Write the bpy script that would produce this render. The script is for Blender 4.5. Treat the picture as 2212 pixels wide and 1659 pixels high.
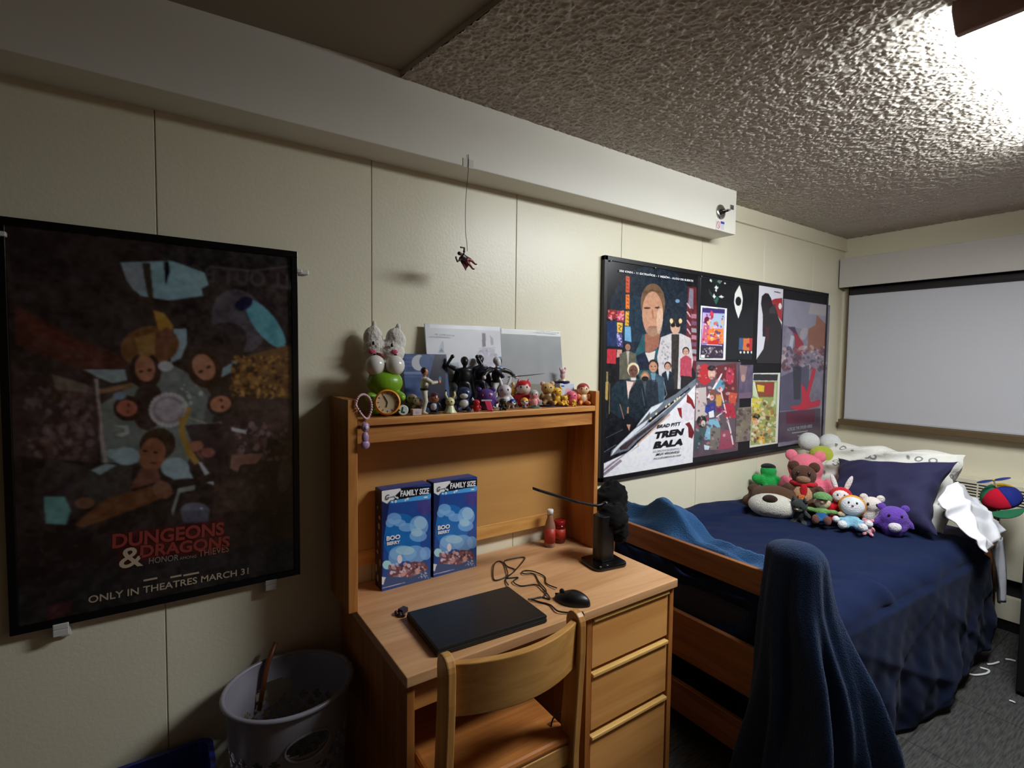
import bpy, math, random
import numpy as np
from mathutils import Matrix, Vector, Euler
for o in list(bpy.data.objects): bpy.data.objects.remove(o)
SC = bpy.context.scene
COL = SC.collection
random.seed(7); RNG = np.random.RandomState(11)

# ------------------------------------------------------------------ camera
W, H = 2212, 1659
FPX, YAW, PITCH, ROLL = 1103.0, math.radians(34.4), math.radians(-2.85), math.radians(0.68)
CP = Vector((0, -1.742, 1.55))
cF = Vector((math.sin(YAW)*math.cos(PITCH), math.cos(YAW)*math.cos(PITCH), math.sin(PITCH)))
_r = Vector((math.cos(YAW), -math.sin(YAW), 0)); _u = _r.cross(cF)
cR = _r*math.cos(ROLL)+_u*math.sin(ROLL); cU = -_r*math.sin(ROLL)+_u*math.cos(ROLL)
cam_data = bpy.data.cameras.new('camera'); cam = bpy.data.objects.new('camera', cam_data)
COL.objects.link(cam)
cam_data.sensor_width = 36; cam_data.lens = 36*FPX/W; cam_data.clip_start = .02
m3 = Matrix((cR, cU, -cF)).transposed()
cam.matrix_world = Matrix.Translation(CP) @ m3.to_4x4()
SC.camera = cam
def at(px, py, ax, val):
    d = cR*((px-W/2)/FPX)+cU*((H/2-py)/FPX)+cF
    t = (val-CP[ax])/d[ax]
    return CP+d*t
# ------------------------------------------------------------------ world, exposure
wd = bpy.data.worlds.new('world'); SC.world = wd; wd.use_nodes = True
wd.node_tree.nodes['Background'].inputs[0].default_value = (.02, .02, .024, 1)
wd.node_tree.nodes['Background'].inputs[1].default_value = 1
SC.view_settings.view_transform = 'Standard'; SC.view_settings.look = 'None'
SC.view_settings.gamma = 1; SC.view_settings.use_curve_mapping = False
SC.view_settings.exposure = EXPOSURE = 0.0
LAMP_STRENGTH = 45.0       # ceiling fixture diffuser
CEIL = 2.45; NEAR = -2.9; REAR = -1.7; END = 4.12

# ------------------------------------------------------------------ materials
def lin(c):
    c = np.asarray(c, float)/255.
    return np.where(c <= .04045, c/12.92, ((c+.055)/1.055)**2.4)
def rgba(c): l = lin(c); return (float(l[0]), float(l[1]), float(l[2]), 1)
_M = {}
def mat(name, col, rough=.6, metal=0, spec=.5, noise=0, nscale=20, bump=0, bscale=60, coat=0, sheen=0, emit=0, trans=0, alpha=1, detail=3):
    if name in _M: return _M[name]
    m = bpy.data.materials.new(name); m.use_nodes = True; nt = m.node_tree; b = nt.nodes['Principled BSDF']
    b.inputs['Base Color'].default_value = rgba(col); b.inputs['Roughness'].default_value = rough
    b.inputs['Metallic'].default_value = metal; b.inputs['Specular IOR Level'].default_value = spec
    b.inputs['Coat Weight'].default_value = coat; b.inputs['Sheen Weight'].default_value = sheen
    b.inputs['Transmission Weight'].default_value = trans
    if emit:
        b.inputs['Emission Color'].default_value = rgba(col); b.inputs['Emission Strength'].default_value = emit
    tc = nt.nodes.new('ShaderNodeTexCoord')
    if noise:
        n = nt.nodes.new('ShaderNodeTexNoise'); n.inputs['Scale'].default_value = nscale; n.inputs['Detail'].default_value = detail
        nt.links.new(tc.outputs['Object'], n.inputs['Vector'])
        r = nt.nodes.new('ShaderNodeMix'); r.data_type = 'RGBA'
        c = np.array(rgba(col)[:3])
        r.inputs['A'].default_value = (*np.clip(c*(1-noise), 0, 1), 1); r.inputs['B'].default_value = (*np.clip(c*(1+noise), 0, 1), 1)
        nt.links.new(n.outputs['Fac'], r.inputs['Factor']); nt.links.new(r.outputs['Result'], b.inputs['Base Color'])
    if bump:
        n2 = nt.nodes.new('ShaderNodeTexNoise'); n2.inputs['Scale'].default_value = bscale; n2.inputs['Detail'].default_value = 4
        nt.links.new(tc.outputs['Object'], n2.inputs['Vector'])
        bp = nt.nodes.new('ShaderNodeBump'); bp.inputs['Strength'].default_value = min(1, bump); bp.inputs['Distance'].default_value = .01*max(1, bump)
        nt.links.new(n2.outputs['Fac'], bp.inputs['Height']); nt.links.new(bp.outputs['Normal'], b.inputs['Normal'])
    _M[name] = m; return m
def wood(name, c1, c2, axis='x', rough=.45, scale=1.0):
    if name in _M: return _M[name]
    m = bpy.data.materials.new(name); m.use_nodes = True; nt = m.node_tree; b = nt.nodes['Principled BSDF']
    b.inputs['Roughness'].default_value = rough
    tc = nt.nodes.new('ShaderNodeTexCoord'); mp = nt.nodes.new('ShaderNodeMapping')
    s = {'x': (1.3, 16, 16), 'y': (16, 1.3, 16), 'z': (16, 16, 1.3)}[axis]
    mp.inputs['Scale'].default_value = tuple(v*scale for v in s)
    nt.links.new(tc.outputs['Object'], mp.inputs['Vector'])
    n = nt.nodes.new('ShaderNodeTexNoise'); n.inputs['Scale'].default_value = 1.6; n.inputs['Detail'].default_value = 7; n.inputs['Roughness'].default_value = .62; n.inputs['Distortion'].default_value = .8
    nt.links.new(mp.outputs['Vector'], n.inputs['Vector'])
    cr = nt.nodes.new('ShaderNodeValToRGB')
    cr.color_ramp.elements[0].position = .33; cr.color_ramp.elements[0].color = rgba(c2)
    cr.color_ramp.elements[1].position = .62; cr.color_ramp.elements[1].color = rgba(c1)
    nt.links.new(n.outputs['Fac'], cr.inputs['Fac']); nt.links.new(cr.outputs['Color'], b.inputs['Base Color'])
    bp = nt.nodes.new('ShaderNodeBump'); bp.inputs['Strength'].default_value = .12; bp.inputs['Distance'].default_value = .002
    nt.links.new(n.outputs['Fac'], bp.inputs['Height']); nt.links.new(bp.outputs['Normal'], b.inputs['Normal'])
    _M[name] = m; return m
def vcol_mat(name, rough=.5, spec=.5, coat=0):
    if name in _M: return _M[name]
    m = bpy.data.materials.new(name); m.use_nodes = True; nt = m.node_tree; b = nt.nodes['Principled BSDF']
    a = nt.nodes.new('ShaderNodeAttribute'); a.attribute_name = 'Col'
    nt.links.new(a.outputs['Color'], b.inputs['Base Color']); b.inputs['Roughness'].default_value = rough
    b.inputs['Specular IOR Level'].default_value = spec; b.inputs['Coat Weight'].default_value = coat
    _M[name] = m; return m

# ------------------------------------------------------------------ object helpers
def tag(o, label=None, cat=None, group=None, kind=None):
    if label: o['label'] = label
    if cat: o['category'] = cat
    if group: o['group'] = group
    if kind: o['kind'] = kind
    return o
def thing(name, label, cat, loc=(0, 0, 0), rot=(0, 0, 0), group=None, kind=None):
    o = bpy.data.objects.new(name, None); COL.objects.link(o); o.location = loc
    o.rotation_euler = rot if not isinstance(rot, (int, float)) else (0, 0, rot)
    o.empty_display_size = .05
    return tag(o, label, cat, group, kind)
def root_matrix(o):
    M = Matrix.Identity(4)
    while o is not None:
        M = (Matrix.Translation(o.location) @ o.rotation_euler.to_matrix().to_4x4()) @ M; o = o.parent
    return M
class MB:
    def __init__(s): s.v = []; s.f = []
    def add(s, vs, fs, M=None):
        n = len(s.v)
        for p in vs:
            p = Vector(p)
            if M is not None: p = M @ p
            s.v.append(tuple(p))
        s.f += [tuple(i+n for i in f) for f in fs]; return s
    def box(s, x0, x1, y0, y1, z0, z1, M=None):
        v = [(x0,y0,z0),(x1,y0,z0),(x1,y1,z0),(x0,y1,z0),(x0,y0,z1),(x1,y0,z1),(x1,y1,z1),(x0,y1,z1)]
        return s.add(v, [(0,3,2,1),(4,5,6,7),(0,1,5,4),(1,2,6,5),(2,3,7,6),(3,0,4,7)], M)
    def prism(s, pts, a0, a1, axis='z', M=None):
        n = len(pts); v = []
        for a in (a0, a1):
            for p, q in pts:
                v.append({'z': (p, q, a), 'y': (p, a, q), 'x': (a, p, q)}[axis])
        f = [tuple(range(n-1, -1, -1)), tuple(range(n, 2*n))]
        f += [(i, (i+1) % n, n+(i+1) % n, n+i) for i in range(n)]
        return s.add(v, f, M)
    def lathe(s, prof, n=24, M=None, close=True):
        v = []; f = []
        for r, z in prof:
            for k in range(n):
                a = 2*math.pi*k/n; v.append((r*math.cos(a), r*math.sin(a), z))
        for i in range(len(prof)-1):
            for k in range(n):
                f.append((i*n+k, i*n+(k+1) % n, (i+1)*n+(k+1) % n, (i+1)*n+k))
        if close:
            f.append(tuple(range(n-1, -1, -1))); f.append(tuple((len(prof)-1)*n+k for k in range(n)))
        return s.add(v, f, M)
    def tube(s, pts, r, n=8, M=None):
        pts = [Vector(p) for p in pts]; N = len(pts); v = []; f = []
        rr = r if hasattr(r, '__len__') else [r]*N
        up = Vector((0, 0, 1))
        prev = None
        for i, p in enumerate(pts):
            t = (pts[min(i+1, N-1)]-pts[max(i-1, 0)])
            if t.length < 1e-9: t = Vector((0, 0, 1))
            t.normalize()
            a = prev if prev is not None else (up if abs(t.dot(up)) < .95 else Vector((1, 0, 0)))
            a = (a-t*a.dot(t))
            if a.length < 1e-6: a = Vector((1, 0, 0))-t*t.x
            a.normalize(); b = t.cross(a); prev = a
            for k in range(n):
                g = 2*math.pi*k/n; v.append(p+a*(rr[i]*math.cos(g))+b*(rr[i]*math.sin(g)))
        for i in range(N-1):
            for k in range(n): f.append((i*n+k, i*n+(k+1) % n, (i+1)*n+(k+1) % n, (i+1)*n+k))
        f.append(tuple(range(n-1, -1, -1))); f.append(tuple((N-1)*n+k for k in range(n)))
        return s.add(v, f, M)
    def ell(s, c, r, rot=(0, 0, 0), n=24, M=None):
        if not hasattr(r, '__len__'): r = (r, r, r)
        L = Matrix.Translation(c) @ Euler(rot).to_matrix().to_4x4() @ Matrix.Diagonal((*r, 1))
        if M is not None: L = M @ L
        h = n//2; v = [(0, 0, -1)]; f = []
        for i in range(1, h):
            ph = -math.pi/2+math.pi*i/h
            for k in range(n):
                a = 2*math.pi*k/n; v.append((math.cos(ph)*math.cos(a), math.cos(ph)*math.sin(a), math.sin(ph)))
        v.append((0, 0, 1)); last = len(v)-1
        for k in range(n):
            f.append((0, 1+(k+1) % n, 1+k)); f.append((last, last-n+k, last-n+(k+1) % n))
        for i in range(h-2):
            for k in range(n): f.append((1+i*n+k, 1+i*n+(k+1) % n, 1+(i+1)*n+(k+1) % n, 1+(i+1)*n+k))
        return s.add(v, f, L)
    def grid(s, fn, nu, nv, M=None, wrap=False):
        v = [fn(i/(nu-1), j/(nv-1)) for j in range(nv) for i in range(nu)]
        f = [(j*nu+i, j*nu+i+1, (j+1)*nu+i+1, (j+1)*nu+i) for j in range(nv-1) for i in range(nu-1)]
        return s.add(v, f, M)
    def build(s, name, m, parent=None, world=False, smooth=False, bevel=0, seg=2, remesh=0, sub=0, solid=0, label=None):
        vs = s.v
        if world and parent is not None:
            I = root_matrix(parent).inverted(); vs = [tuple(I @ Vector(p)) for p in vs]
        me = bpy.data.meshes.new(name); me.from_pydata(vs, [], s.f); me.update()
        o = bpy.data.objects.new(name, me); COL.objects.link(o)
        if m: me.materials.append(m)
        if smooth: me.polygons.foreach_set('use_smooth', [True]*len(me.polygons))
        if solid:
            d = o.modifiers.new('solid', 'SOLIDIFY'); d.thickness = solid; d.offset = -1
        if remesh:
            d = o.modifiers.new('remesh', 'REMESH'); d.mode = 'VOXEL'; d.voxel_size = remesh; d.use_smooth_shade = True
            d = o.modifiers.new('smooth', 'SMOOTH'); d.iterations = 6; d.factor = .6
        if bevel:
            d = o.modifiers.new('bevel', 'BEVEL'); d.width = bevel; d.segments = seg; d.limit_method = 'ANGLE'; d.angle_limit = math.radians(40)
        if sub:
            d = o.modifiers.new('sub', 'SUBSURF'); d.levels = sub; d.render_levels = sub
        if parent is not None: o.parent = parent
        if label: o['label'] = label
        return o
def box(name, m, b, parent=None, world=True, bevel=0, label=None):
    return MB().box(*b).build(name, m, parent, world, bevel=bevel, label=label)
def smart(o, deg=35):
    o.data.polygons.foreach_set('use_smooth', [True]*len(o.data.polygons))
    return o
def text_obj(name, s, m, parent, M, size=1.0, width=None, bold=0, shear=0, extrude=.0002, align='LEFT', spacing=1.0):
    cu = bpy.data.curves.new('t', 'FONT'); cu.body = s; cu.size = size; cu.offset = bold*size; cu.shear = shear; cu.extrude = extrude
    cu.align_x = align; cu.space_character = spacing; cu.resolution_u = 3
    t = bpy.data.objects.new('t', cu); COL.objects.link(t)
    dg = bpy.context.evaluated_depsgraph_get(); me = bpy.data.meshes.new_from_object(t.evaluated_get(dg))
    COL.objects.unlink(t); bpy.data.objects.remove(t)
    if width and len(me.vertices):
        co = np.empty(len(me.vertices)*3); me.vertices.foreach_get('co', co); co = co.reshape(-1, 3)
        w = co[:, 0].max()-co[:, 0].min(); k = width/w
        me.transform(Matrix.Diagonal((k, 1, 1, 1)))
    I = root_matrix(parent).inverted() if parent is not None else Matrix.Identity(4)
    me.transform(I @ M); me.materials.clear(); me.materials.append(m)
    o = bpy.data.objects.new(name, me); COL.objects.link(o); me.name = name
    if parent is not None: o.parent = parent
    return o
def copy_tree(o, parent=None):
    c = o.copy(); COL.objects.link(c)
    if parent is not None: c.parent = parent
    for ch in [x for x in bpy.data.objects if x.parent == o]: copy_tree(ch, c)
    return c
def catmull(pts, n=8):
    P = [Vector(p) for p in pts]; P = [P[0]]+P+[P[-1]]; out = []
    for i in range(1, len(P)-2):
        for k in range(n):
            t = k/n; a, b, c, d = P[i-1], P[i], P[i+1], P[i+2]
            out.append(.5*((2*b)+(c-a)*t+(2*a-5*b+4*c-d)*t*t+(3*b-a-3*c+d)*t**3))
    out.append(P[-2]); return out
def vnoise(shape, cell, seed=0):
    r = np.random.RandomState(seed); h, w = shape; gh, gw = int(h/cell)+3, int(w/cell)+3
    g = r.rand(gh, gw); y = np.arange(h)/cell; x = np.arange(w)/cell
    yi = y.astype(int); xi = x.astype(int); fy = (y-yi)[:, None]; fx = (x-xi)[None, :]
    fy = fy*fy*(3-2*fy); fx = fx*fx*(3-2*fx)
    a = g[yi][:, xi]; b = g[yi][:, xi+1]; c = g[yi+1][:, xi]; d = g[yi+1][:, xi+1]
    return (a*(1-fx)+b*fx)*(1-fy)+(c*(1-fx)+d*fx)*fy

# ------------------------------------------------------------------ printed art: colours of a flat sheet, kept as colours of a fine mesh
class Art:
    """sheet in a plane; origin O, right R, down Dn (unit), size w,h in m"""
    def __init__(s, O, R, Dn, w, h, step, bg):
        s.O, s.R, s.D, s.w, s.h = Vector(O), Vector(R), Vector(Dn), w, h
        s.nx, s.ny = int(w/step)+1, int(h/step)+1
        s.a = np.ones((s.ny, s.nx, 3))*np.array(bg, float); s.src = None
        s.N = s.R.cross(s.D)
    def uv(s, pts):
        out = []
        for p in pts:
            if s.src is None: out.append((p[0]*(s.nx-1), p[1]*(s.ny-1))); continue
            x0, y0, k = s.src; px, py = x0+p[0]/k, y0+p[1]/k
            d = cR*((px-W/2)/FPX)+cU*((H/2-py)/FPX)+cF
            t = (s.O-CP).dot(s.N)/d.dot(s.N); q = CP+d*t-s.O
            out.append((q.dot(s.R)/s.w*(s.nx-1), q.dot(s.D)/s.h*(s.ny-1)))
        return np.array(out)
    def _fill(s, P, col, op=1.0):
        x0, y0 = np.floor(P.min(0)).astype(int)-1; x1, y1 = np.ceil(P.max(0)).astype(int)+2
        x0, y0 = max(x0, 0), max(y0, 0); x1, y1 = min(x1, s.nx), min(y1, s.ny)
        if x1 <= x0 or y1 <= y0: return
        cov = np.zeros((y1-y0, x1-x0))
        for oy in (-.25, .25):
            for ox in (-.25, .25):
                X, Y = np.meshgrid(np.arange(x0, x1)+ox, np.arange(y0, y1)+oy); ins = np.zeros(X.shape, bool)
                n = len(P)
                for i in range(n):
                    ax, ay = P[i]; bx, by = P[(i+1) % n]
                    if ay == by: continue
                    c = ((ay > Y) != (by > Y)) & (X < (bx-ax)*(Y-ay)/(by-ay)+ax); ins ^= c
                cov += ins*.25
        cov = (cov*op)[..., None]
        s.a[y0:y1, x0:x1] = s.a[y0:y1, x0:x1]*(1-cov)+np.array(col, float)*cov
    def poly(s, pts, col, op=1.0): s._fill(s.uv(pts), col, op); return s
    def ell(s, cx, cy, rx, ry, col, rot=0, op=1.0, n=22):
        c, q = math.cos(math.radians(rot)), math.sin(math.radians(rot))
        pts = [(cx+rx*math.cos(t)*c-ry*math.sin(t)*q, cy+rx*math.cos(t)*q+ry*math.sin(t)*c) for t in np.linspace(0, 2*math.pi, n, endpoint=False)]
        return s.poly(pts, col, op)
    def line(s, pts, w, col, op=1.0):
        for (x0, y0), (x1, y1) in zip(pts[:-1], pts[1:]):
            L = math.hypot(x1-x0, y1-y0) or 1; nx, ny = -(y1-y0)/L*w/2, (x1-x0)/L*w/2
            s.poly([(x0+nx, y0+ny), (x1+nx, y1+ny), (x1-nx, y1-ny), (x0-nx, y0-ny)], col, op)
        return s
    def mottle(s, amt, cell, seed=0, rect=None, tint=(1, 1, 1)):
        n = (vnoise((s.ny, s.nx), cell, seed)-.5)[..., None]*2*amt*np.array(tint, float)
        s.a = np.clip(s.a+n*255*.5, 0, 255); return s
    def speck(s, pts, n, rmin, rmax, cols, seed=0, op=.9):
        """many small marks inside a box given in source pixels"""
        r = random.Random(seed); (x0, y0), (x1, y1) = pts
        for _ in range(n):
            x, y = r.uniform(x0, x1), r.uniform(y0, y1); q = r.uniform(rmin, rmax)
            s.ell(x, y, q, q*r.uniform(.5, 1.8), r.choice(cols), r.uniform(0, 180), op, 8)
        return s
    def blur(s, k=1):
        for _ in range(k):
            p = np.pad(s.a, ((1, 1), (1, 1), (0, 0)), mode='edge')
            s.a = (p[:-2, 1:-1]+p[2:, 1:-1]+p[1:-1, :-2]+p[1:-1, 2:]+2*s.a)/6
        return s
    def build(s, name, m, parent=None, gain=1.0, warp=None, thick=0, label=None):
        nx, ny = s.nx, s.ny
        gu, gv = np.meshgrid(np.linspace(0, 1, nx), np.linspace(0, 1, ny))
        O, R, D = np.array(s.O), np.array(s.R), np.array(s.D)
        co = O+gu[..., None]*s.w*R+gv[..., None]*s.h*D
        if warp is not None: co = co+warp(gu, gv)[..., None]*(-np.array(s.N))
        if parent is not None:
            I = np.array(root_matrix(parent).inverted()); co = co@I[:3, :3].T+I[:3, 3]
        me = bpy.data.meshes.new(name); nvv = nx*ny
        me.vertices.add(nvv); me.vertices.foreach_set('co', co.reshape(-1))
        idx = np.arange(nvv).reshape(ny, nx)
        q = np.stack([idx[:-1, :-1], idx[1:, :-1], idx[1:, 1:], idx[:-1, 1:]], -1).reshape(-1, 4)
        me.loops.add(q.size); me.loops.foreach_set('vertex_index', q.reshape(-1))
        me.polygons.add(len(q)); me.polygons.foreach_set('loop_start', np.arange(0, q.size, 4)); me.polygons.foreach_set('loop_total', np.full(len(q), 4))
        me.update(calc_edges=True); me.validate()
        at_ = me.color_attributes.new('Col', 'FLOAT_COLOR', 'POINT')
        c = np.ones((nvv, 4)); c[:, :3] = np.clip(lin(s.a.reshape(-1, 3))*gain, 0, .9); at_.data.foreach_set('color', c.reshape(-1))
        me.polygons.foreach_set('use_smooth', [True]*len(q))
        me.materials.append(m); o = bpy.data.objects.new(name, me); COL.objects.link(o)
        if thick:
            d = o.modifiers.new('solid', 'SOLIDIFY'); d.thickness = thick; d.offset = -1
        if parent is not None: o.parent = parent
        if label: o['label'] = label
        return o

# ------------------------------------------------------------------ shared materials
CREAM = mat('cream_wall_paint', (228, 221, 196), .36, spec=.5, bump=.06, bscale=90, noise=.03, nscale=6)
WHITEPAINT = mat('white_paint', (228, 224, 212), .45, noise=.02, nscale=5)
OAK_X = wood('oak_x', (203, 140, 72), (160, 98, 44), 'x'); OAK_Z = wood('oak_z', (190, 125, 62), (150, 90, 40), 'z'); OAK_Y = wood('oak_y', (200, 136, 70), (160, 98, 45), 'y')
TOPWOOD = wood('desk_laminate', (214, 165, 118), (190, 138, 92), 'x', .42, .7)
CHAIRWOOD = wood('chair_wood', (200, 150, 84), (172, 118, 58), 'z', .4)
CHAIRWOOD_X = wood('chair_wood_x', (200, 150, 84), (176, 124, 62), 'x', .4)
REDOAK = wood('bed_oak', (146, 92, 50), (108, 62, 32), 'y', .45)
BLACK = mat('black_plastic', (14, 14, 15), .38); BLACKG = mat('black_gloss', (8, 8, 9), .15)
WHITEPL = mat('white_plastic', (225, 225, 225), .35)
CHROME = mat('chrome', (200, 200, 205), .2, metal=1)
SHEET = vcol_mat('printed_sheet', .45)
SHEETG = vcol_mat('printed_gloss', .25)

# ------------------------------------------------------------------ setting
def S(o): o['kind'] = 'structure'; return o
# floor: carpet tiles
fm = bpy.data.materials.new('carpet'); fm.use_nodes = True; nt = fm.node_tree; b = nt.nodes['Principled BSDF']; b.inputs['Roughness'].default_value = .95
tc = nt.nodes.new('ShaderNodeTexCoord'); mp = nt.nodes.new('ShaderNodeMapping'); mp.inputs['Scale'].default_value = (14, 120, 1); mp.inputs['Rotation'].default_value = (0, 0, .1)
n1 = nt.nodes.new('ShaderNodeTexNoise'); n1.inputs['Scale'].default_value = 1.2; n1.inputs['Detail'].default_value = 5
br = nt.nodes.new('ShaderNodeTexBrick'); br.inputs['Scale'].default_value = 1; br.offset = 0; br.inputs['Brick Width'].default_value = .5; br.inputs['Row Height'].default_value = .5
br.inputs['Mortar Size'].default_value = .004; br.inputs['Color1'].default_value = (1, 1, 1, 1); br.inputs['Color2'].default_value = (.86, .86, .86, 1); br.inputs['Mortar'].default_value = (.45, .45, .45, 1)
cr = nt.nodes.new('ShaderNodeValToRGB'); cr.color_ramp.elements[0].position = .3; cr.color_ramp.elements[0].color = rgba((34, 34, 34)); cr.color_ramp.elements[1].position = .75; cr.color_ramp.elements[1].color = rgba((84, 83, 80))
mx = nt.nodes.new('ShaderNodeMix'); mx.data_type = 'RGBA'; mx.blend_type = 'MULTIPLY'; mx.inputs['Factor'].default_value = 1
nt.links.new(tc.outputs['Object'], mp.inputs['Vector']); nt.links.new(mp.outputs[0], n1.inputs['Vector']); nt.links.new(tc.outputs['Object'], br.inputs['Vector'])
nt.links.new(n1.outputs['Fac'], cr.inputs['Fac']); nt.links.new(cr.outputs[0], mx.inputs['A']); nt.links.new(br.outputs['Color'], mx.inputs['B']); nt.links.new(mx.outputs['Result'], b.inputs['Base Color'])
bp = nt.nodes.new('ShaderNodeBump'); bp.inputs['Strength'].default_value = .5; bp.inputs['Distance'].default_value = .004; nt.links.new(n1.outputs['Fac'], bp.inputs['Height']); nt.links.new(bp.outputs[0], b.inputs['Normal'])
S(box('floor', fm, (REAR-.1, END+.1, NEAR-.1, .1, -.1, 0)))
# long wall of tall panels with thin joints
w = MB().box(REAR-.1, END+.1, .006, .1, 0, 2.6)
xs = [REAR-.1, -1.22, -.61, -.006, .601, 1.206, 1.816, 2.44, 3.055, 3.665, END+.05]
for a, c in zip(xs[:-1], xs[1:]): w.box(a+.0014, c-.0014, 0, .008, 0, 2.6)
S(w.build('wall_left', CREAM, bevel=.0012, seg=1))
S(box('wall_right', CREAM, (END, END+.1, NEAR-.1, .006, 0, 2.6)))
DIMW = mat('dim_unseen_wall', (120, 92, 62), .6)  # walls out of view, coloured dark to cut bounced light
S(box('wall_near', DIMW, (REAR, END, NEAR-.1, NEAR, 0, 2.6)))
S(box('wall_rear', DIMW, (REAR-.1, REAR, NEAR-.1, .006, 0, 2.6)))
# popcorn ceiling
pm = bpy.data.materials.new('popcorn_ceiling'); pm.use_nodes = True; nt = pm.node_tree; b = nt.nodes['Principled BSDF']
b.inputs['Base Color'].default_value = rgba((196, 188, 176)); b.inputs['Roughness'].default_value = .8
tc = nt.nodes.new('ShaderNodeTexCoord')
n1 = nt.nodes.new('ShaderNodeTexNoise'); n1.inputs['Scale'].default_value = 85; n1.inputs['Detail'].default_value = 2.5; n1.inputs['Roughness'].default_value = .55
vo = nt.nodes.new('ShaderNodeTexVoronoi'); vo.inputs['Scale'].default_value = 120; vo.feature = 'SMOOTH_F1'
ad = nt.nodes.new('ShaderNodeMath'); ad.operation = 'SUBTRACT'
for q in (n1, vo): nt.links.new(tc.outputs['Object'], q.inputs['Vector'])
nt.links.new(n1.outputs['Fac'], ad.inputs[0]); 
ml = nt.nodes.new('ShaderNodeMath'); ml.operation = 'MULTIPLY'; ml.inputs[1].default_value = .35; nt.links.new(vo.outputs['Distance'], ml.inputs[0]); nt.links.new(ml.outputs[0], ad.inputs[1])
bp = nt.nodes.new('ShaderNodeBump'); bp.inputs['Strength'].default_value = .6; bp.inputs['Distance'].default_value = .004
nt.links.new(ad.outputs[0], bp.inputs['Height']); nt.links.new(bp.outputs[0], b.inputs['Normal'])
# popcorn texture as relief: a fine mesh whose points hang down a few millimetres
def edge_x(y): return np.where(y > -.145, .63+.016*(-y/.145), .646+(-.145-y)*.1566)
step = .0031; ys = np.arange(0, -1.9, -step); nx_ = 1150
ny_ = len(ys); uu = np.linspace(0, 1, nx_)[None, :]; ex = edge_x(ys)[:, None]
Xc = ex+(END-ex)*uu; Yc = np.repeat(ys[:, None], nx_, 1)
na = vnoise((ny_, nx_), 2.3, 71); nb = vnoise((ny_, nx_), 5.2, 72); nc = vnoise((ny_, nx_), 1.3, 73)
hh_ = np.clip((.62*na+.38*nb-.36)*2.6, 0, 1)**.8*.0066+nc*.0014
Zc = CEIL-hh_
me = bpy.data.meshes.new('ceiling'); n_tot = nx_*ny_; extra = np.array([[1.077, NEAR, CEIL], [END, NEAR, CEIL], [Xc[-1, 0], ys[-1]+.004, CEIL], [END, ys[-1]+.004, CEIL], [.63, 0, CEIL+.1], [END, 0, CEIL+.1], [END, NEAR, CEIL+.1], [1.077, NEAR, CEIL+.1], [.646, -.145, CEIL+.1], [.63, 0, CEIL-.002], [.646, -.145, CEIL-.002], [1.077, NEAR, CEIL-.002]])
co_ = np.concatenate([np.stack([Xc, Yc, Zc], -1).reshape(-1, 3), extra])
me.vertices.add(len(co_)); me.vertices.foreach_set('co', co_.reshape(-1))
ix = np.arange(n_tot).reshape(ny_, nx_); qd = np.stack([ix[:-1, :-1], ix[:-1, 1:], ix[1:, 1:], ix[1:, :-1]], -1).reshape(-1, 4)
e0 = n_tot; qd = np.concatenate([qd, [[e0+2, e0+3, e0+1, e0+0], [e0+5, e0+4, e0+8, e0+7], [e0+7, e0+6, e0+5, e0+5], [e0+9, e0+10, e0+8, e0+4], [e0+10, e0+11, e0+7, e0+8]]])
qd = np.delete(qd, len(qd)-3, 0)
me.loops.add(qd.size); me.loops.foreach_set('vertex_index', qd.reshape(-1).astype(np.int32)); me.polygons.add(len(qd)); me.polygons.foreach_set('loop_start', np.arange(0, qd.size, 4)); me.polygons.foreach_set('loop_total', np.full(len(qd), 4)); me.update(calc_edges=True)
me.polygons.foreach_set('use_smooth', [True]*len(qd)); me.materials.append(pm)
oc = bpy.data.objects.new('ceiling', me); COL.objects.link(oc); S(oc)
S(MB().box(REAR-.1, END+.1, NEAR-.1, .1, 2.6, 2.65).build('light_seal_slab', mat('slab_grey', (150, 145, 135), .8)))  # unseen slab added above the ceiling to stop light leaks
SMOOTH = mat('smooth_ceiling_paint', (150, 140, 122), .7)
J = (.657, -.118, 2.465)
rc = MB()
rc.add([J, (.6, .01, 2.465), (1.2, .01, 2.465), (1.2, NEAR, 2.465), (-1.7, NEAR, 2.465), (-1.7, -2.66, 2.465)], [(0, 1, 2, 3, 4, 5)])
rc.add([J, (.6, .01, 2.465), (-1.7, .01, 2.37), (-1.7, -2.66, 2.465)], [(0, 1, 2), (0, 2, 3)])  # this side tilted so its fold stands in for a faint diagonal shadow
S(rc.build('ceiling_recess', SMOOTH))
# boxed pipe chase below the ceiling
S(MB().box(REAR, 2.515, -.145, .002, 2.218, 2.56).build('trim_1', WHITEPAINT, bevel=.003))
# crown strip
S(MB().box(2.515, END, -.012, .002, 2.365, 2.45).box(2.515, END, -.018, .002, 2.352, 2.365).build('trim_2', CREAM, bevel=.002))
BB = mat('black_vinyl_base', (16, 15, 15), .5)
S(box('baseboard_left', BB, (REAR, 4.0, -.008, .002, 0, .1)))
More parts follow.
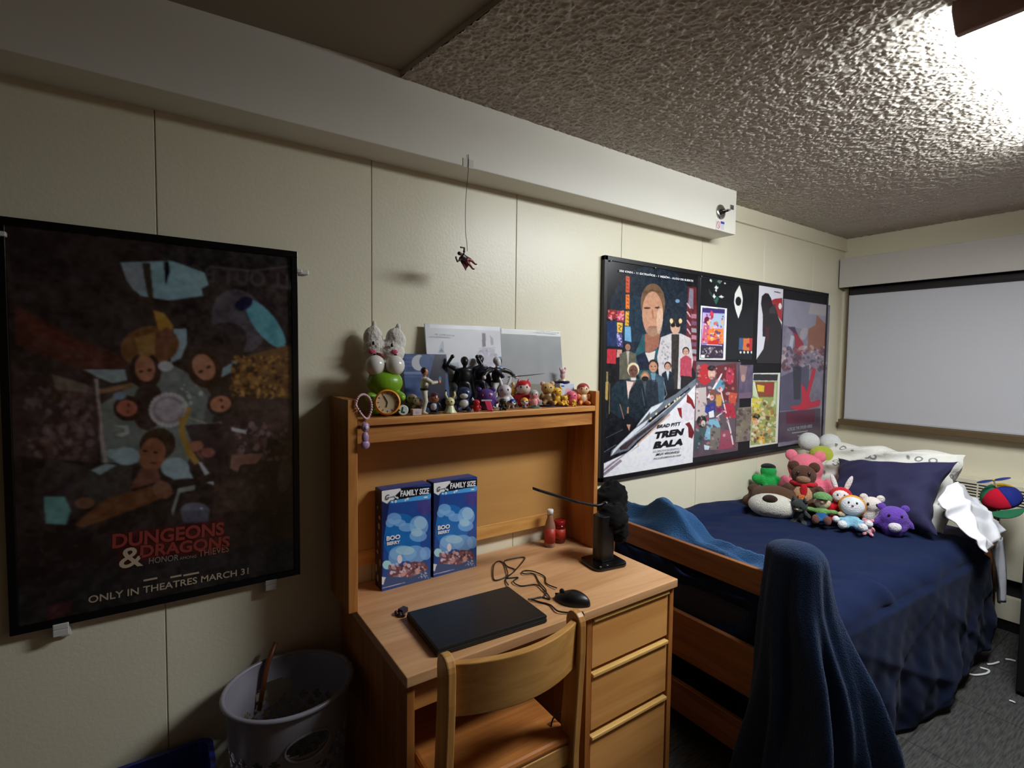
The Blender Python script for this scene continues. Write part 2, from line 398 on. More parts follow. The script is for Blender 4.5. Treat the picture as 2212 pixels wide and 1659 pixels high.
# ------------------------------------------------------------------ ceiling lamp
lamp = thing('ceiling_light', 'long ceiling light with glowing white lens and brown metal end cap', 'light', (2.25, -1.44, 2.45))
LX0, LX1, LY0, LY1 = 1.655, 2.86, -1.60, -1.28
lm = bpy.data.materials.new('lamp_lens'); lm.use_nodes = True; nt = lm.node_tree; b = nt.nodes['Principled BSDF']
b.inputs['Base Color'].default_value = (.9, .9, .9, 1); b.inputs['Emission Color'].default_value = rgba((246, 252, 255)); b.inputs['Emission Strength'].default_value = LAMP_STRENGTH
MB().prism([(LY0, 2.435), (LY0+.01, 2.372), (LY1-.01, 2.372), (LY1, 2.435)], LX0, LX1, 'x').build('lens', lm, lamp, True)
CAPM = mat('brown_metal', (150, 116, 106), .5, noise=.15, nscale=30)
cap_prof = [(LY0-.012, 2.45), (LY0-.012, 2.425), (LY0-.002, 2.362), (LY1+.002, 2.362), (LY1+.012, 2.425), (LY1+.012, 2.45)]
MB().prism(cap_prof, LX0-.022, LX0, 'x').build('end_cap', CAPM, lamp, True, bevel=.003)
MB().prism(cap_prof, LX1, LX1+.022, 'x').build('end_cap', CAPM, lamp, True, bevel=.003)
box('housing', WHITEPAINT, (LX0, LX1, LY0+.004, LY1-.004, 2.436, 2.452), lamp)

# ------------------------------------------------------------------ end wall: window with shade, valance, convector cover
VAL = mat('valance_cloth', (196, 192, 184), .8, noise=.04, nscale=200, bump=.1, bscale=300)
val = thing('window_valance', 'long pale grey box valance across the top of the window', 'valance', (4.0, -1.4, 2.1))
box('front_board', VAL, (4.02, 4.035, -2.75, -.012, 2.085, 2.288), val, bevel=.002)
box('end_board', mat('valance_end', (120, 100, 74), .6), (4.035, 4.12, -.027, -.012, 2.085, 2.288), val)
box('top_board', VAL, (4.035, 4.12, -2.75, -.027, 2.275, 2.288), val)
win = thing('window_1', None, None, (4.1, -1.4, 1.5), kind='structure')
BROWNF = mat('brown_window_frame', (96, 78, 50), .5)
box('window_frame', BROWNF, (4.075, 4.12, -.052, -.044, 1.135, 2.2), win, bevel=.002)
box('window_sill', BROWNF, (4.05, 4.12, -2.75, -.03, 1.1, 1.14), win, bevel=.003)
box('window_frame', BROWNF, (4.075, 4.12, -2.75, -2.73, 1.135, 2.2), win, bevel=.002)
box('glass', mat('night_glass', (10, 11, 14), .08), (4.112, 4.118, -2.73, -.058, 1.14, 2.2), win)
shade = thing('roller_shade', 'light grey roller shade pulled down over the window', 'window shade', (4.09, -1.4, 2.05))
SHM = mat('shade_cloth', (198, 198, 203), .85, noise=.03, nscale=300, bump=.05, bscale=400)
box('shade_cloth', SHM, (4.088, 4.092, -2.72, -.054, 1.15, 2.035), shade)
MB().tube([(4.085, -2.72, 2.055), (4.085, -.065, 2.055)], .024, 14).build('roller', mat('dark_roller', (46, 42, 44), .6), shade, True, smooth=True)
box('bottom_rail', mat('shade_rail', (180, 180, 182), .5), (4.082, 4.097, -2.72, -.054, 1.142, 1.152), shade)
conv = thing('heater_cover', 'cream metal heater cover below the window with slotted grille', 'heater', (4.06, -1.8, 0))
box('casing', CREAM, (4.0, 4.118, -2.85, -.62, .31, .86), conv, bevel=.004)
box('foot_panel', CREAM, (4.02, 4.118, -2.85, -.62, .065, .2), conv, bevel=.002)
box('shadow_gap_panel', mat('dark_void', (12, 11, 11), .8), (4.06, 4.118, -2.85, -.62, .2, .31), conv)
box('toe_strip', BB, (4.03, 4.118, -2.85, -.62, .002, .065), conv)
g = MB()
for k in range(6):
    z = .83-k*.017
    y = -.72
    while y > -1.75:
        g.box(3.9985, 4.002, y-.105, y, z-.0035, z+.0035); y -= .113
g.build('grille_slot', mat('slot_dark', (40, 36, 28), .7), conv, True)
# dark cabinet at the right edge of the view
cb = thing('cabinet', 'tall black cabinet standing on the floor at the right edge', 'cabinet', (3.5, -1.4, 0))
box('body', mat('black_cabinet', (10, 10, 11), .5), (3.28, 3.85, -1.76, -1.168, .02, 1.05), cb, bevel=.004)
box('plinth', BLACK, (3.3, 3.83, -1.75, -1.18, 0, .02), cb)

# ------------------------------------------------------------------ sprinkler, sticker on the chase
sp = thing('sprinkler', 'chrome sidewall sprinkler head on the white pipe chase', 'sprinkler', (2.357, -.145, 2.35))
p = at(1557, 458, 1, -.147)
Ry = Matrix.Translation((p.x, -.147, p.z)) @ Euler((math.pi/2, 0, 0)).to_matrix().to_4x4()
MB().lathe([(.038, 0), (.036, .004), (.02, .008), (.016, .006)], 24, Ry).build('escutcheon', CHROME, sp, True, smooth=True)
MB().lathe([(.012, 0), (.012, .022), (.007, .026), (.007, .04)], 14, Ry).build('body', mat('dark_brass', (60, 52, 46), .4, metal=.8), sp, True, smooth=True)
MB().tube([(p.x-.014, -.168, p.z), (p.x-.012, -.192, p.z), (p.x, -.205, p.z), (p.x+.012, -.192, p.z), (p.x+.014, -.168, p.z)], .0022, 6).box(p.x-.014, p.x+.014, -.21, -.206, p.z-.002, p.z+.02).build('frame_arm', CHROME, sp, True)
st = thing('sticker', 'small square warning sticker printed blue and red under the sprinkler', 'sticker', (p.x, -.146, p.z-.06))
q = at(1556, 487, 1, -.1465)
box('backing', mat('sticker_white', (226, 220, 220), .4), (q.x-.036, q.x+.036, -.1468, -.1453, q.z-.026, q.z+.026), st)
RED = mat('print_red', (200, 70, 70), .5); BLUE = mat('print_blue', (50, 70, 150), .5)
ring = MB()
for k in range(20):
    a0, a1 = 2*math.pi*k/20, 2*math.pi*(k+1)/20
    ring.add([(q.x-.018+.015*math.cos(a0), -.1472, q.z+.019*math.sin(a0)), (q.x-.018+.015*math.cos(a1), -.1472, q.z+.019*math.sin(a1)), (q.x-.018+.012*math.cos(a1), -.1472, q.z+.016*math.sin(a1)), (q.x-.018+.012*math.cos(a0), -.1472, q.z+.016*math.sin(a0))], [(0, 1, 2, 3)])
ring.add([(q.x-.03, -.1472, q.z+.012), (q.x-.027, -.1472, q.z+.014), (q.x-.006, -.1472, q.z-.012), (q.x-.009, -.1472, q.z-.014)], [(0, 1, 2, 3)])
ring.build('prohibition_ring', RED, st, True)
mb = MB().box(q.x+.002, q.x+.033, -.1474, -.1467, q.z+.01, q.z+.022); mb.build('caption_bar', BLUE, st, True)
mb = MB()
for k in range(4): mb.box(q.x+.002, q.x+.032-.004*(k % 2), -.1473, -.1467, q.z+.004-k*.007, q.z+.0055-k*.007)
mb.build('small_print', mat('print_pale', (150, 150, 185), .5), st, True)

# ------------------------------------------------------------------ desk (with drawer pedestal) and hutch
DX0, DX1, DY, DZ = .482, 1.526, -.592, .761
desk = thing('desk', 'light oak student desk with three drawers on its right side', 'desk', (1.0, -.3, 0))
box('desktop', TOPWOOD, (DX0, DX1, DY, -.004, DZ-.03, DZ), desk, bevel=.003)
box('side_panel', OAK_Z, (DX0+.006, DX0+.028, DY+.012, -.01, 0, DZ-.03), desk, bevel=.0015)
box('side_panel', OAK_Z, (DX1-.026, DX1-.004, DY+.014, -.01, 0, DZ-.03), desk, bevel=.0015)
box('pedestal_panel', OAK_Z, (1.097, 1.119, DY+.014, -.02, 0, DZ-.03), desk, bevel=.0015)
box('back_panel', OAK_X, (DX0+.028, 1.097, -.06, -.045, .2, DZ-.03), desk)
box('pedestal_back', OAK_X, (1.119, DX1-.026, -.04, -.025, .04, DZ-.03), desk)
box('knee_apron', OAK_X, (DX0+.028, 1.097, DY+.03, DY+.048, .645, DZ-.03), desk, bevel=.002)
DR = wood('drawer_oak', (218, 158, 90), (196, 134, 70), 'x', .42, .55); EDGE = wood('drawer_edge', (226, 184, 112), (206, 160, 88), 'x', .4)
for z0, z1 in ((.553, .716), (.345, .532), (.04, .322)):
    d = box('drawer', DR, (1.124, DX1-.031, DY+.018, DY+.04, z0, z1), desk, bevel=.002)
    box('edge_pull', EDGE, (1.124, DX1-.031, DY+.009, DY+.04, z1-.007, z1+.006), d, bevel=.003)
    box('drawer_tray', OAK_X, (1.135, DX1-.042, DY+.04, -.06, z0+.01, z1-.03), d)
HX0, HX1, HY = .456, 1.492, -.205
hut = thing('desk_hutch', 'oak hutch with open shelf standing on the back of the desk', 'hutch', (.97, -.1, DZ))
HE = wood('hutch_oak', (196, 132, 66), (158, 96, 44), 'z', .45)
box('side_panel', HE, (HX0, HX0+.03, HY, -.006, DZ+.001, 1.42), hut, bevel=.002)
box('side_panel', HE, (HX1-.021, HX1, HY, -.006, DZ+.001, 1.42), hut, bevel=.002)
box('shelf', OAK_X, (HX0+.03, HX1-.021, HY, -.012, 1.338, 1.36), hut, bevel=.002)
box('fascia', OAK_X, (HX0+.03, HX1-.024, -.192, -.175, 1.282, 1.333), hut, bevel=.0015)
box('back_panel', wood('hutch_back', (198, 148, 84), (190, 138, 76), 'x', .5, .4), (HX0+.03, HX1-.021, -.032, -.022, .885, 1.338), hut)
box('back_rail', wood('hutch_rail', (220, 166, 94), (190, 130, 62), 'x', .45), (HX0+.03, HX1-.021, -.036, -.016, .832, .885), hut, bevel=.0015)

# ------------------------------------------------------------------ chair
ch = thing('desk_chair', 'oak desk chair with curved back pushed up to the desk', 'chair', (.76, -.66, 0), math.radians(-1.5))
CHX = .204
def post(s):
    m_ = MB(); pr = []
    # side profile in (y,z): slightly raked back leg with a rounded top
    for y, z in [(-.02, 0), (.03, 0), (.045, .42), (.022, .72)]: pr.append((y, z))
    top = [(.022-.0, .80)] 
    for k in range(9):
        a = math.pi*k/8; pr.append((-.008+.032*math.cos(a), .80+.034*math.sin(a)))
    pr += [(-.04, .72), (-.02, .42)]
    m_.prism(pr, s*CHX-.012 if s < 0 else s*CHX-.012, s*CHX+.012 if s > 0 else s*CHX+.012, 'x')
    return m_
for s in (-1, 1): post(s).build('back_leg', CHAIRWOOD, ch, bevel=.004)
def backrest():
    m_ = MB(); n = 56; v = []; f = []
    for k in range(n+1):
        t = -1+2*k/n; x = t*(CHX-.013); y = -.048*(1-t*t)-.008
        zt = .812; zb = .675-.0*abs(t)
        for yy, zz in ((y-.011, zb), (y+.011, zb), (y+.011-.008, zt), (y-.011-.008, zt)): v.append((x, yy, zz))
    for k in range(n):
        for j in range(4):
            a = k*4+j; b2 = k*4+(j+1) % 4; f.append((a, a+4, b2+4, b2))
    f.append((0, 1, 2, 3)); f.append(tuple(n*4+j for j in (3, 2, 1, 0)))
    return m_.add(v, f)
backrest().build('backrest', CHAIRWOOD_X, ch, bevel=.003, smooth=False)
MB().box(-CHX-.005, CHX+.005, -.0, .40, .435, .458).build('seat', wood('seat_wood', (196, 128, 66), (166, 98, 46), 'x', .35), ch, bevel=.01)
for s in (-1, 1):
    MB().box(s*(CHX-.012)-.016, s*(CHX-.012)+.016, .345, .38, 0, .435).build('front_leg', CHAIRWOOD, ch, bevel=.004)
    MB().box(s*(CHX-.004)-.009, s*(CHX-.004)+.009, .02, .36, .375, .434).build('side_apron', CHAIRWOOD, ch, bevel=.002)
MB().box(-CHX+.02, CHX-.02, .355, .372, .375, .434).build('front_apron', CHAIRWOOD_X, ch, bevel=.002)
MB().box(-CHX+.01, CHX-.01, .0, .016, .375, .434).build('back_apron', CHAIRWOOD_X, ch, bevel=.002)
for s in (-1, 1): MB().box(s*(CHX-.008)-.008, s*(CHX-.008)+.008, .02, .36, .16, .19).build('stretcher', CHAIRWOOD, ch, bevel=.002)

# ------------------------------------------------------------------ bed
bed = thing('bed', 'oak bed frame with ladder ends standing along the wall', 'bed', (2.7, -.5, 0))
BX0, BX1, BYW, BYF = 1.70, 3.70, -.045, -.950
for bx, nm in ((BX0, 'foot'), (BX1, 'head')):
    for y in (BYW, BYF):
        MB().box(bx, bx+.045, y-.028, y+.028, 0, .93 if nm == 'foot' else .80).build('bed_post', REDOAK, bed, True, bevel=.008)
    for z0, z1 in ((.728, .82) if nm == 'foot' else (.66, .77), (.345, .53), (.115, .24)):
        MB().box(bx+.012, bx+.034, BYF+.028, BYW-.028, z0, z1).build('end_rail', REDOAK, bed, True, bevel=.003)
MB().box(BX1+.05, BX1+.085, BYF-.03, BYF+.015, 0, .79).build('bed_post', REDOAK, bed, True, bevel=.006)
for y in (BYW-.012, BYF+.012):
    MB().box(BX0+.04, BX1+.005, y-.012, y+.012, .36, .48).build('side_rail', REDOAK, bed, True, bevel=.003)
MB().box(BX0+.05, BX1-.01, BYF+.03, BYW-.03, .4, .43).build('slat_base', OAK_Y, bed, True)
mt = thing('mattress', 'dark blue covered mattress lying in the bed frame', 'mattress', (2.7, -.5, .43))
MB().box(BX0+.06, BX1-.02, BYF+.035, BYW-.03, .432, .64).build('cover', mat('mattress_blue', (22, 30, 60), .8), mt, True, bevel=.04, seg=4)
# ------------------------------------------------------------------ bedding
def fab(name, col, bump=.35, bscale=140, sheen=.1, rough=.9, noise=.08, nscale=40): return mat(name, col, rough, sheen=sheen*.25, bump=bump, bscale=bscale, noise=noise, nscale=nscale, spec=.12)
NAVY = fab('navy_comforter', (19, 31, 62), .15, 260, .1)
def sn(x, y, s=0):   # smooth pseudo noise
    return (math.sin(x*1.7+s)+math.sin(y*2.3+1.3*s+.7*math.sin(x*1.1+s))+math.sin((x+y)*1.3+2.1*s)+math.sin((x-1.6*y)*2.1+.5*s))/4
def ridge(v): return 1-abs(math.sin(v))
def comforter(u, v):
    L1 = .93; R_ = .075; D = .57
    xe = 3.22
    tot = L1+R_*1.57+D; q = v*tot
    # the right end runs out a little farther low down
    s_end = xe+.33*max(0, min(1, (q-L1)/(D)))
    x = 1.765+u*(s_end-1.765)
    ye = -.965-.055*(x-1.9)/1.3
    if x < 1.85: zt = .685-.5*((1.85-x)/.085)**2*.06
    else: zt = .690
    amp = .010
    b = amp*sn(x*7, q*8, 2)+.006*sn(x*17, q*15, 5)
    # shallow wrinkles radiating towards the pillow
    wv = (x-2.6)*1.1+(q-.4)*2.2
    b += .012*max(0, ridge(wv*5+1.2*math.sin(x*4))-.8)*5*.5
    b += .020*math.exp(-((x-2.02-.55*(q-.55))/.035)**2)*math.exp(-((q-.75)/.25)**2)
    b -= .016*math.exp(-((x-2.12-.5*(q-.6))/.02)**2)*math.exp(-((q-.75)/.22)**2)
    if q < L1:
        y = -.012-q*((-ye-R_-.012)/L1); z = zt+b+.03*math.exp(-((x-2.35)/.3)**2)*math.exp(-(q/.12)**2)
        if q < .12: z += .02
        return (x, y, z)
    q2 = q-L1
    if q2 < R_*1.57:
        a = q2/R_; return (x, ye+R_-R_*math.sin(a)-b*math.sin(a), zt-R_+R_*math.cos(a)+b*math.cos(a))
    d = q2-R_*1.57; k = d/D
    fold = .012+(.006+.016*k)*(math.sin(x*9+1.5*math.sin(x*3))+.5*math.sin(x*21+2+2*k))+.010*sn(x*6, d*9, 4)+.0035*math.sin(x*48+3*math.sin(d*9))+.003*sn(x*34, d*26, 7)
    # a diagonal pull from the foot end to the far hem
    fold += .012*ridge((x-2.0)*2.2-d*5+.4)**6+.010*ridge((x-2.6)*2.6-d*4)**8+.007*ridge((x-1.9)*3.4+d*6)**8
    y = ye-.012-fold*min(1, .25+k)+.03*k
    zz = zt-R_-d*(1+.04*math.sin(x*5+1)-.05*math.sin(x*2.1+.6))
    return (x, y, max(.02, zz))
cm = MB().grid(comforter, 170, 150)
co = cm.build('comforter', NAVY, None, smooth=True, solid=.012); tag(co, 'navy blue comforter spread over the bed and hanging to the floor', 'comforter')
# bunched comforter end behind the foot rails
def bunch(u, v):
    y = -.08-u*.82; z = .70-v*.42
    x = BX0+.075-.012*math.sin(v*9+u*5)-.02*ridge(u*7+v*2)**3+.05*v*v*math.sin(u*4)**2
    return (x+.01*sn(u*20, v*14, 1), y+.02*math.sin(v*7), z+.03*sn(u*9, v*4, 3))
sb_ = MB().grid(bunch, 60, 40).build('comforter_end', NAVY, None, smooth=True, solid=.01); sb_.parent = co

def pillow(name, label, cat, m, c, w, h, t, rot, amp=.012, seed=1, wrinkle=.35, n=44, corner=.1, group=None):
    E_ = Euler(rot).to_matrix(); c = Vector(c); mb_ = MB()
    for side in (1, -1):
        def fn(u, v):
            x, y = 2*u-1, 2*v-1
            prof = max(0, (1-abs(x)**3.2))**.55*max(0, (1-abs(y)**3.2))**.55
            px = x*(w/2)*(1-corner*(1-abs(y)**2)*abs(x)**3*.9); py = y*(h/2)*(1-corner*(1-abs(x)**2)*abs(y)**3*.9)
            z = side*prof*t/2*(1+.15*sn(x*2, y*2, seed))
            z += prof*amp*(sn(x*5, y*5, seed)+wrinkle*2*ridge(x*3+y*5*math.sin(seed)+seed)**5-wrinkle)
            px += amp*.8*sn(y*6, x*3, seed+2); py += amp*.8*sn(x*6, y*3, seed+3)
            return tuple(c+E_ @ Vector((px, py, z)))
        if side == 1: mb_.grid(fn, n, n)
        else: mb_.grid(lambda u, v: fn(1-u, v), n, n)
    o = mb_.build(name, m, None, smooth=True); tag(o, label, cat, group)
    return o
# frame: local x = along pillow width, local y = up along the lean, local z = facing the foot of the bed
def lean(yaw, tilt, roll=0):
    # width axis points to -y (right in view), height axis leans back toward +x
    Wv = Vector((math.sin(yaw)*-1, -math.cos(yaw), 0)); f = Vector((math.cos(yaw), -math.sin(yaw), 0))
    Up = (f*math.cos(tilt)+Vector((0, 0, 1))*math.sin(tilt)).normalized(); N_ = Wv.cross(Up)
    R3 = Matrix((Wv, Up, N_)).transposed()
    if roll: R3 = R3 @ Matrix.Rotation(roll, 3, 'Z')
    return R3.to_euler()
PIL = fab('dark_purple_navy_cotton', (46, 45, 74), .12, 300, .15, .8)
pillow('pillow', 'dark navy pillow leaning at the head of the bed behind the soft toys', 'pillow', PIL, (3.20, -.62, .852), .60, .44, .17, lean(math.radians(15), math.radians(48), math.radians(12)), .012, 3, corner=.25)
# patterned case
pt = bpy.data.materials.new('patterned_cotton'); pt.use_nodes = True; nt = pt.node_tree; b = nt.nodes['Principled BSDF']; b.inputs['Roughness'].default_value = .85
tc = nt.nodes.new('ShaderNodeTexCoord'); vo = nt.nodes.new('ShaderNodeTexVoronoi'); vo.inputs['Scale'].default_value = 15; vo.inputs['Randomness'].default_value = .55
cr = nt.nodes.new('ShaderNodeValToRGB'); e = cr.color_ramp.elements; e[0].position = .16; e[0].color = rgba((226, 224, 216)); e[1].position = .2; e[1].color = rgba((130, 130, 130))
for p_, c_ in ((.28, (130, 130, 130)), (.32, (222, 220, 212))):
    q_ = e.new(p_); q_.color = rgba(c_)
nt.links.new(tc.outputs['Object'], vo.inputs['Vector']); nt.links.new(vo.outputs['Distance'], cr.inputs['Fac']); nt.links.new(cr.outputs['Color'], b.inputs['Base Color'])
no = nt.nodes.new('ShaderNodeTexNoise'); no.inputs['Scale'].default_value = 14; no.inputs['Detail'].default_value = 5; bp = nt.nodes.new('ShaderNodeBump'); bp.inputs['Strength'].default_value = .8; bp.inputs['Distance'].default_value = .02
nt.links.new(tc.outputs['Object'], no.inputs['Vector']); nt.links.new(no.outputs['Fac'], bp.inputs['Height']); nt.links.new(bp.outputs[0], b.inputs['Normal'])
pillow('duvet', 'rumpled white duvet with grey ring print heaped at the headboard', 'duvet', pt, (3.46, -.48, .84), .82, .50, .26, lean(math.radians(8), math.radians(60), math.radians(3)), .03, 5, .5, 60)
WSH = fab('white_sheet', (222, 222, 228), .3, 30, .1, .85, .03)
# white sheet bunched over the corner of the mattress
def sheetf(u, v):
    # u along the bed edge to the head, v from the pillow down to the edge
    x = 3.02+u*.52; y = -.90-v*.19*(1-.2*u)
    z = .705+.235*(1-v)**.8*math.sin(math.pi*(.22+.68*u))**.7
    fo = .022*ridge(u*6+v*3)**3+.016*ridge(u*3-v*5+1)**3+.006*sn(u*10, v*9, 3)
    return (x-.03*v+.015*sn(v*9, u*5, 1), y-.5*fo+.01*sn(u*8, v*6, 2), max(.70, z+fo*(1-.4*v)))
sh = MB().grid(sheetf, 70, 46).build('bed_sheet', WSH, None, smooth=True, solid=.006); tag(sh, 'white bed sheet bunched up at the right end of the navy pillow', 'sheet')
def sheet2(u, v):   # corner of the sheet hanging out beside the headboard
    top = .64; z = top-v*.34; x = 3.40+.24*u*(1-.75*v)+.19*v; y = -1.022-.012*math.sin(u*6+v*3)-.012*v
    return (x, y, z)
MB().grid(sheet2, 14, 20).build('hanging_corner', WSH, sh, smooth=True, solid=.005)

BLUEF = fab('blue_fleece', (46, 86, 130), .8, 220, .45, .95, .12, 25)
def fleece(u, v):
    # u from the wall to the near side, v across from the foot rail to the bed
    y = -.035-u*.80
    hgt = .100*(1-.38*min(1, max(0, (u-.40)/.14)))+.075*math.exp(-((u-.31)/.13)**2)
    if u > .9: hgt *= (1-(u-.9)*6)
    cross = math.sin(math.pi*min(1, v*1.02))**.6 if v < 1 else 0
    x = 1.755+v*(.24-.04*u)
    z = .72+hgt*cross*1.15+.016*cross*math.sin(v*16+u*5)+.012*sn(u*16, v*6, 2)
    z += .015*ridge(v*7+u*2.4)**4*cross
    return (x+.012*sn(u*10, v*4, 5), y, z)
fb = MB().grid(fleece, 90, 50).build('fleece_blanket', BLUEF, None, smooth=True, solid=.012)
tag(fb, 'bright blue fleece blanket rolled along the foot end of the bed', 'blanket')
DRAPE = fab('slate_blue_fleece', (26, 46, 78), .8, 260, .5, .95, .1, 30)
def interp(tab, t):
    for (a, x), (b_, y) in zip(tab[:-1], tab[1:]):
        if t <= b_: return x+(y-x)*(t-a)/(b_-a)
    return tab[-1][1]
def drape(u, v):
    th = 2*math.pi*u
    # v 0 crown .. 1 hem near the floor
    cy = -.925; cx = 1.722
    if v < .12: k = v/.12; z = .958-.050*k*k; e_ = math.sin(k*math.pi/2)
    else: z = .908-(v-.12)/.88*.87; e_ = 1
    dz = (.958-z)
    wl = interp([(0, .11), (.2, .118), (.4, .14), (.7, .155), (1, .17)], dz)     # towards the wall
    wr = interp([(0, .060), (.06, .085), (.2, .115), (.4, .185), (.6, .225), (1, .27)], dz)   # towards the room
    wx = interp([(0, .06), (.2, .075), (.5, .09), (1, .13)], dz)
    c, s_ = math.cos(th), math.sin(th)
    ry = (wl if s_ > 0 else wr); rx = wx
    fo = 1+min(1, dz*1.8)*(.16*math.sin(5*th+2.5*dz+.6)+.12*math.sin(9*th-3*dz+2)+.07*math.sin(15*th+dz*4))
    # one big diagonal fold facing the viewer
    fo += -.30*math.exp(-((th-4.1+.9*(dz-.35))/.22)**2)*math.exp(-((dz-.42)/.22)**2)
    return (cx+rx*c*e_*fo, cy+ry*s_*e_*fo+.012*math.sin(dz*9), z-.012*(1-e_)*0)
dr = MB().grid(drape, 150, 90).build('throw_blanket', DRAPE, None, smooth=True)
tag(dr, 'dark blue fleece throw draped over the near foot post of the bed', 'blanket')

# ------------------------------------------------------------------ soft toys
def plush_mat(col, k=1): return fab('plush_%d_%d_%d' % col, col, .9, 190, .5, .95, .12, 60)
def plas(col): return mat('plastic_%d_%d_%d' % col, col, .32, noise=.04, nscale=30)
def critter(name, label, cat, loc, rot, s, body, head=None, belly=None, muzzle=None, ears=None, ear_col=None, eyes=(20, 18, 18), nose=None, hat=None, scarf=None, tail=None,
            mk=plush_mat, pose='sit', hw=.27, hz=.68, bw=.25, limb=None, extra=None, group=None, base=None, vox=.0):
    t = thing(name, label, cat, loc, rot, group)
    def M(*a): return (a[0]*s, a[1]*s, a[2]*s)
    bm_ = MB()
    def E(mb_, c, r, ro=(0, 0, 0), n=16): mb_.ell(M(*c), M(*r) if hasattr(r, '__len__') else r*s, ro, n)
    E(bm_, (0, 0, .29), (bw, bw*.85, .28))
    if pose == 'sit':
        for q in (-1, 1):
            E(bm_, (q*.17, -.24, .10), (.10, .21, .10), (0, 0, q*.3)); E(bm_, (q*(bw+.02), -.10, .36), (.08, .10, .18), (.5, q*-.35, 0))
    elif pose == 'stand':
        for q in (-1, 1):
            E(bm_, (q*.12, -.02, .09), (.10, .13, .10)); E(bm_, (q*(bw+.03), -.04, .36), (.075, .085, .17), (.2, q*-.5, 0))
    if head is None: E(bm_, (0, -.02, hz), (hw, hw*.9, hw*.88))
    vx = vox or s*.035
    if limb:
        for c, r, ro in limb: E(bm_, c, r, ro)
    bm_.build('body', mk(body), t, remesh=vx)
    if head is not None:
        h_ = MB(); E(h_, (0, -.02, hz), (hw, hw*.9, hw*.88)); h_.build('head', mk(head), t, smooth=True)
    if belly is not None:
        e_ = MB(); E(e_, (0, -bw*.32, .29), (bw*.72, bw*.62, .21)); e_.build('belly', mk(belly), t, smooth=True)
    if muzzle is not None:
        e_ = MB(); E(e_, (0, -hw*.66, hz-.07), (hw*.55, hw*.48, hw*.38)); e_.build('muzzle', mk(muzzle), t, smooth=True)
    if nose is not None:
        e_ = MB(); E(e_, (0, -hw*(1.1 if muzzle is not None else .93), hz-.01), (.05, .03, .035), (0, 0, 0), 10); e_.build('nose', mk(nose), t, smooth=True)
    if ears:
        for q in (-1, 1):
            e_ = MB()
            if ears == 'round': E(e_, (q*hw*.75, 0, hz+hw*.72), (.10, .05, .10))
            elif ears == 'long': E(e_, (q*hw*.6, .02, hz+hw*1.25), (.06, .04, .22), (0, q*.35, 0))
            elif ears == 'point': e_.lathe([(.001*s, hz*s+hw*s*1.35), (.09*s, hz*s+hw*s*.45)][::-1], 12, Matrix.Translation((q*hw*.66*s, 0, 0)))
            e_.build('ear', mk(ear_col or head or body), t, smooth=True)
    if eyes is not None:
        for q in (-1, 1):
            e_ = MB(); E(e_, (q*hw*.4, -hw*.84, hz+hw*.18), (.032, .022, .045), (0, 0, 0), 10); e_.build('eye', plas(eyes), t, smooth=True)
    if hat is not None:
        e_ = MB(); E(e_, (0, .03, hz+.06), (hw*1.06, hw*1.0, hw*.9)); h2 = e_.build('hat', mk(hat), t, smooth=True)
    if scarf is not None:
        e_ = MB(); pts = [M(.2*math.cos(a), .18*math.sin(a), .5) for a in np.linspace(0, 2*math.pi, 16)]
        e_.tube(pts, .045*s, 8); e_.ell(M(.02, -.25, .40), M(.06, .03, .12)); e_.build('scarf', mk(scarf), t, smooth=True)
    if tail is not None:
        e_ = MB(); e_.tube(catmull([M(0, .2, .12), M(.05, .38, .2), M(.1, .42, .4), M(.05, .36, .5)], 5), .04*s, 8); e_.build('tail', mk(tail), t, smooth=True)
    if base is not None:
        MB().lathe([(.33*s, -.06*s), (.33*s, 0), (.30*s, .012*s)], 20).build('base', mk(base), t)
    return t
CAMROT = math.radians(-66)
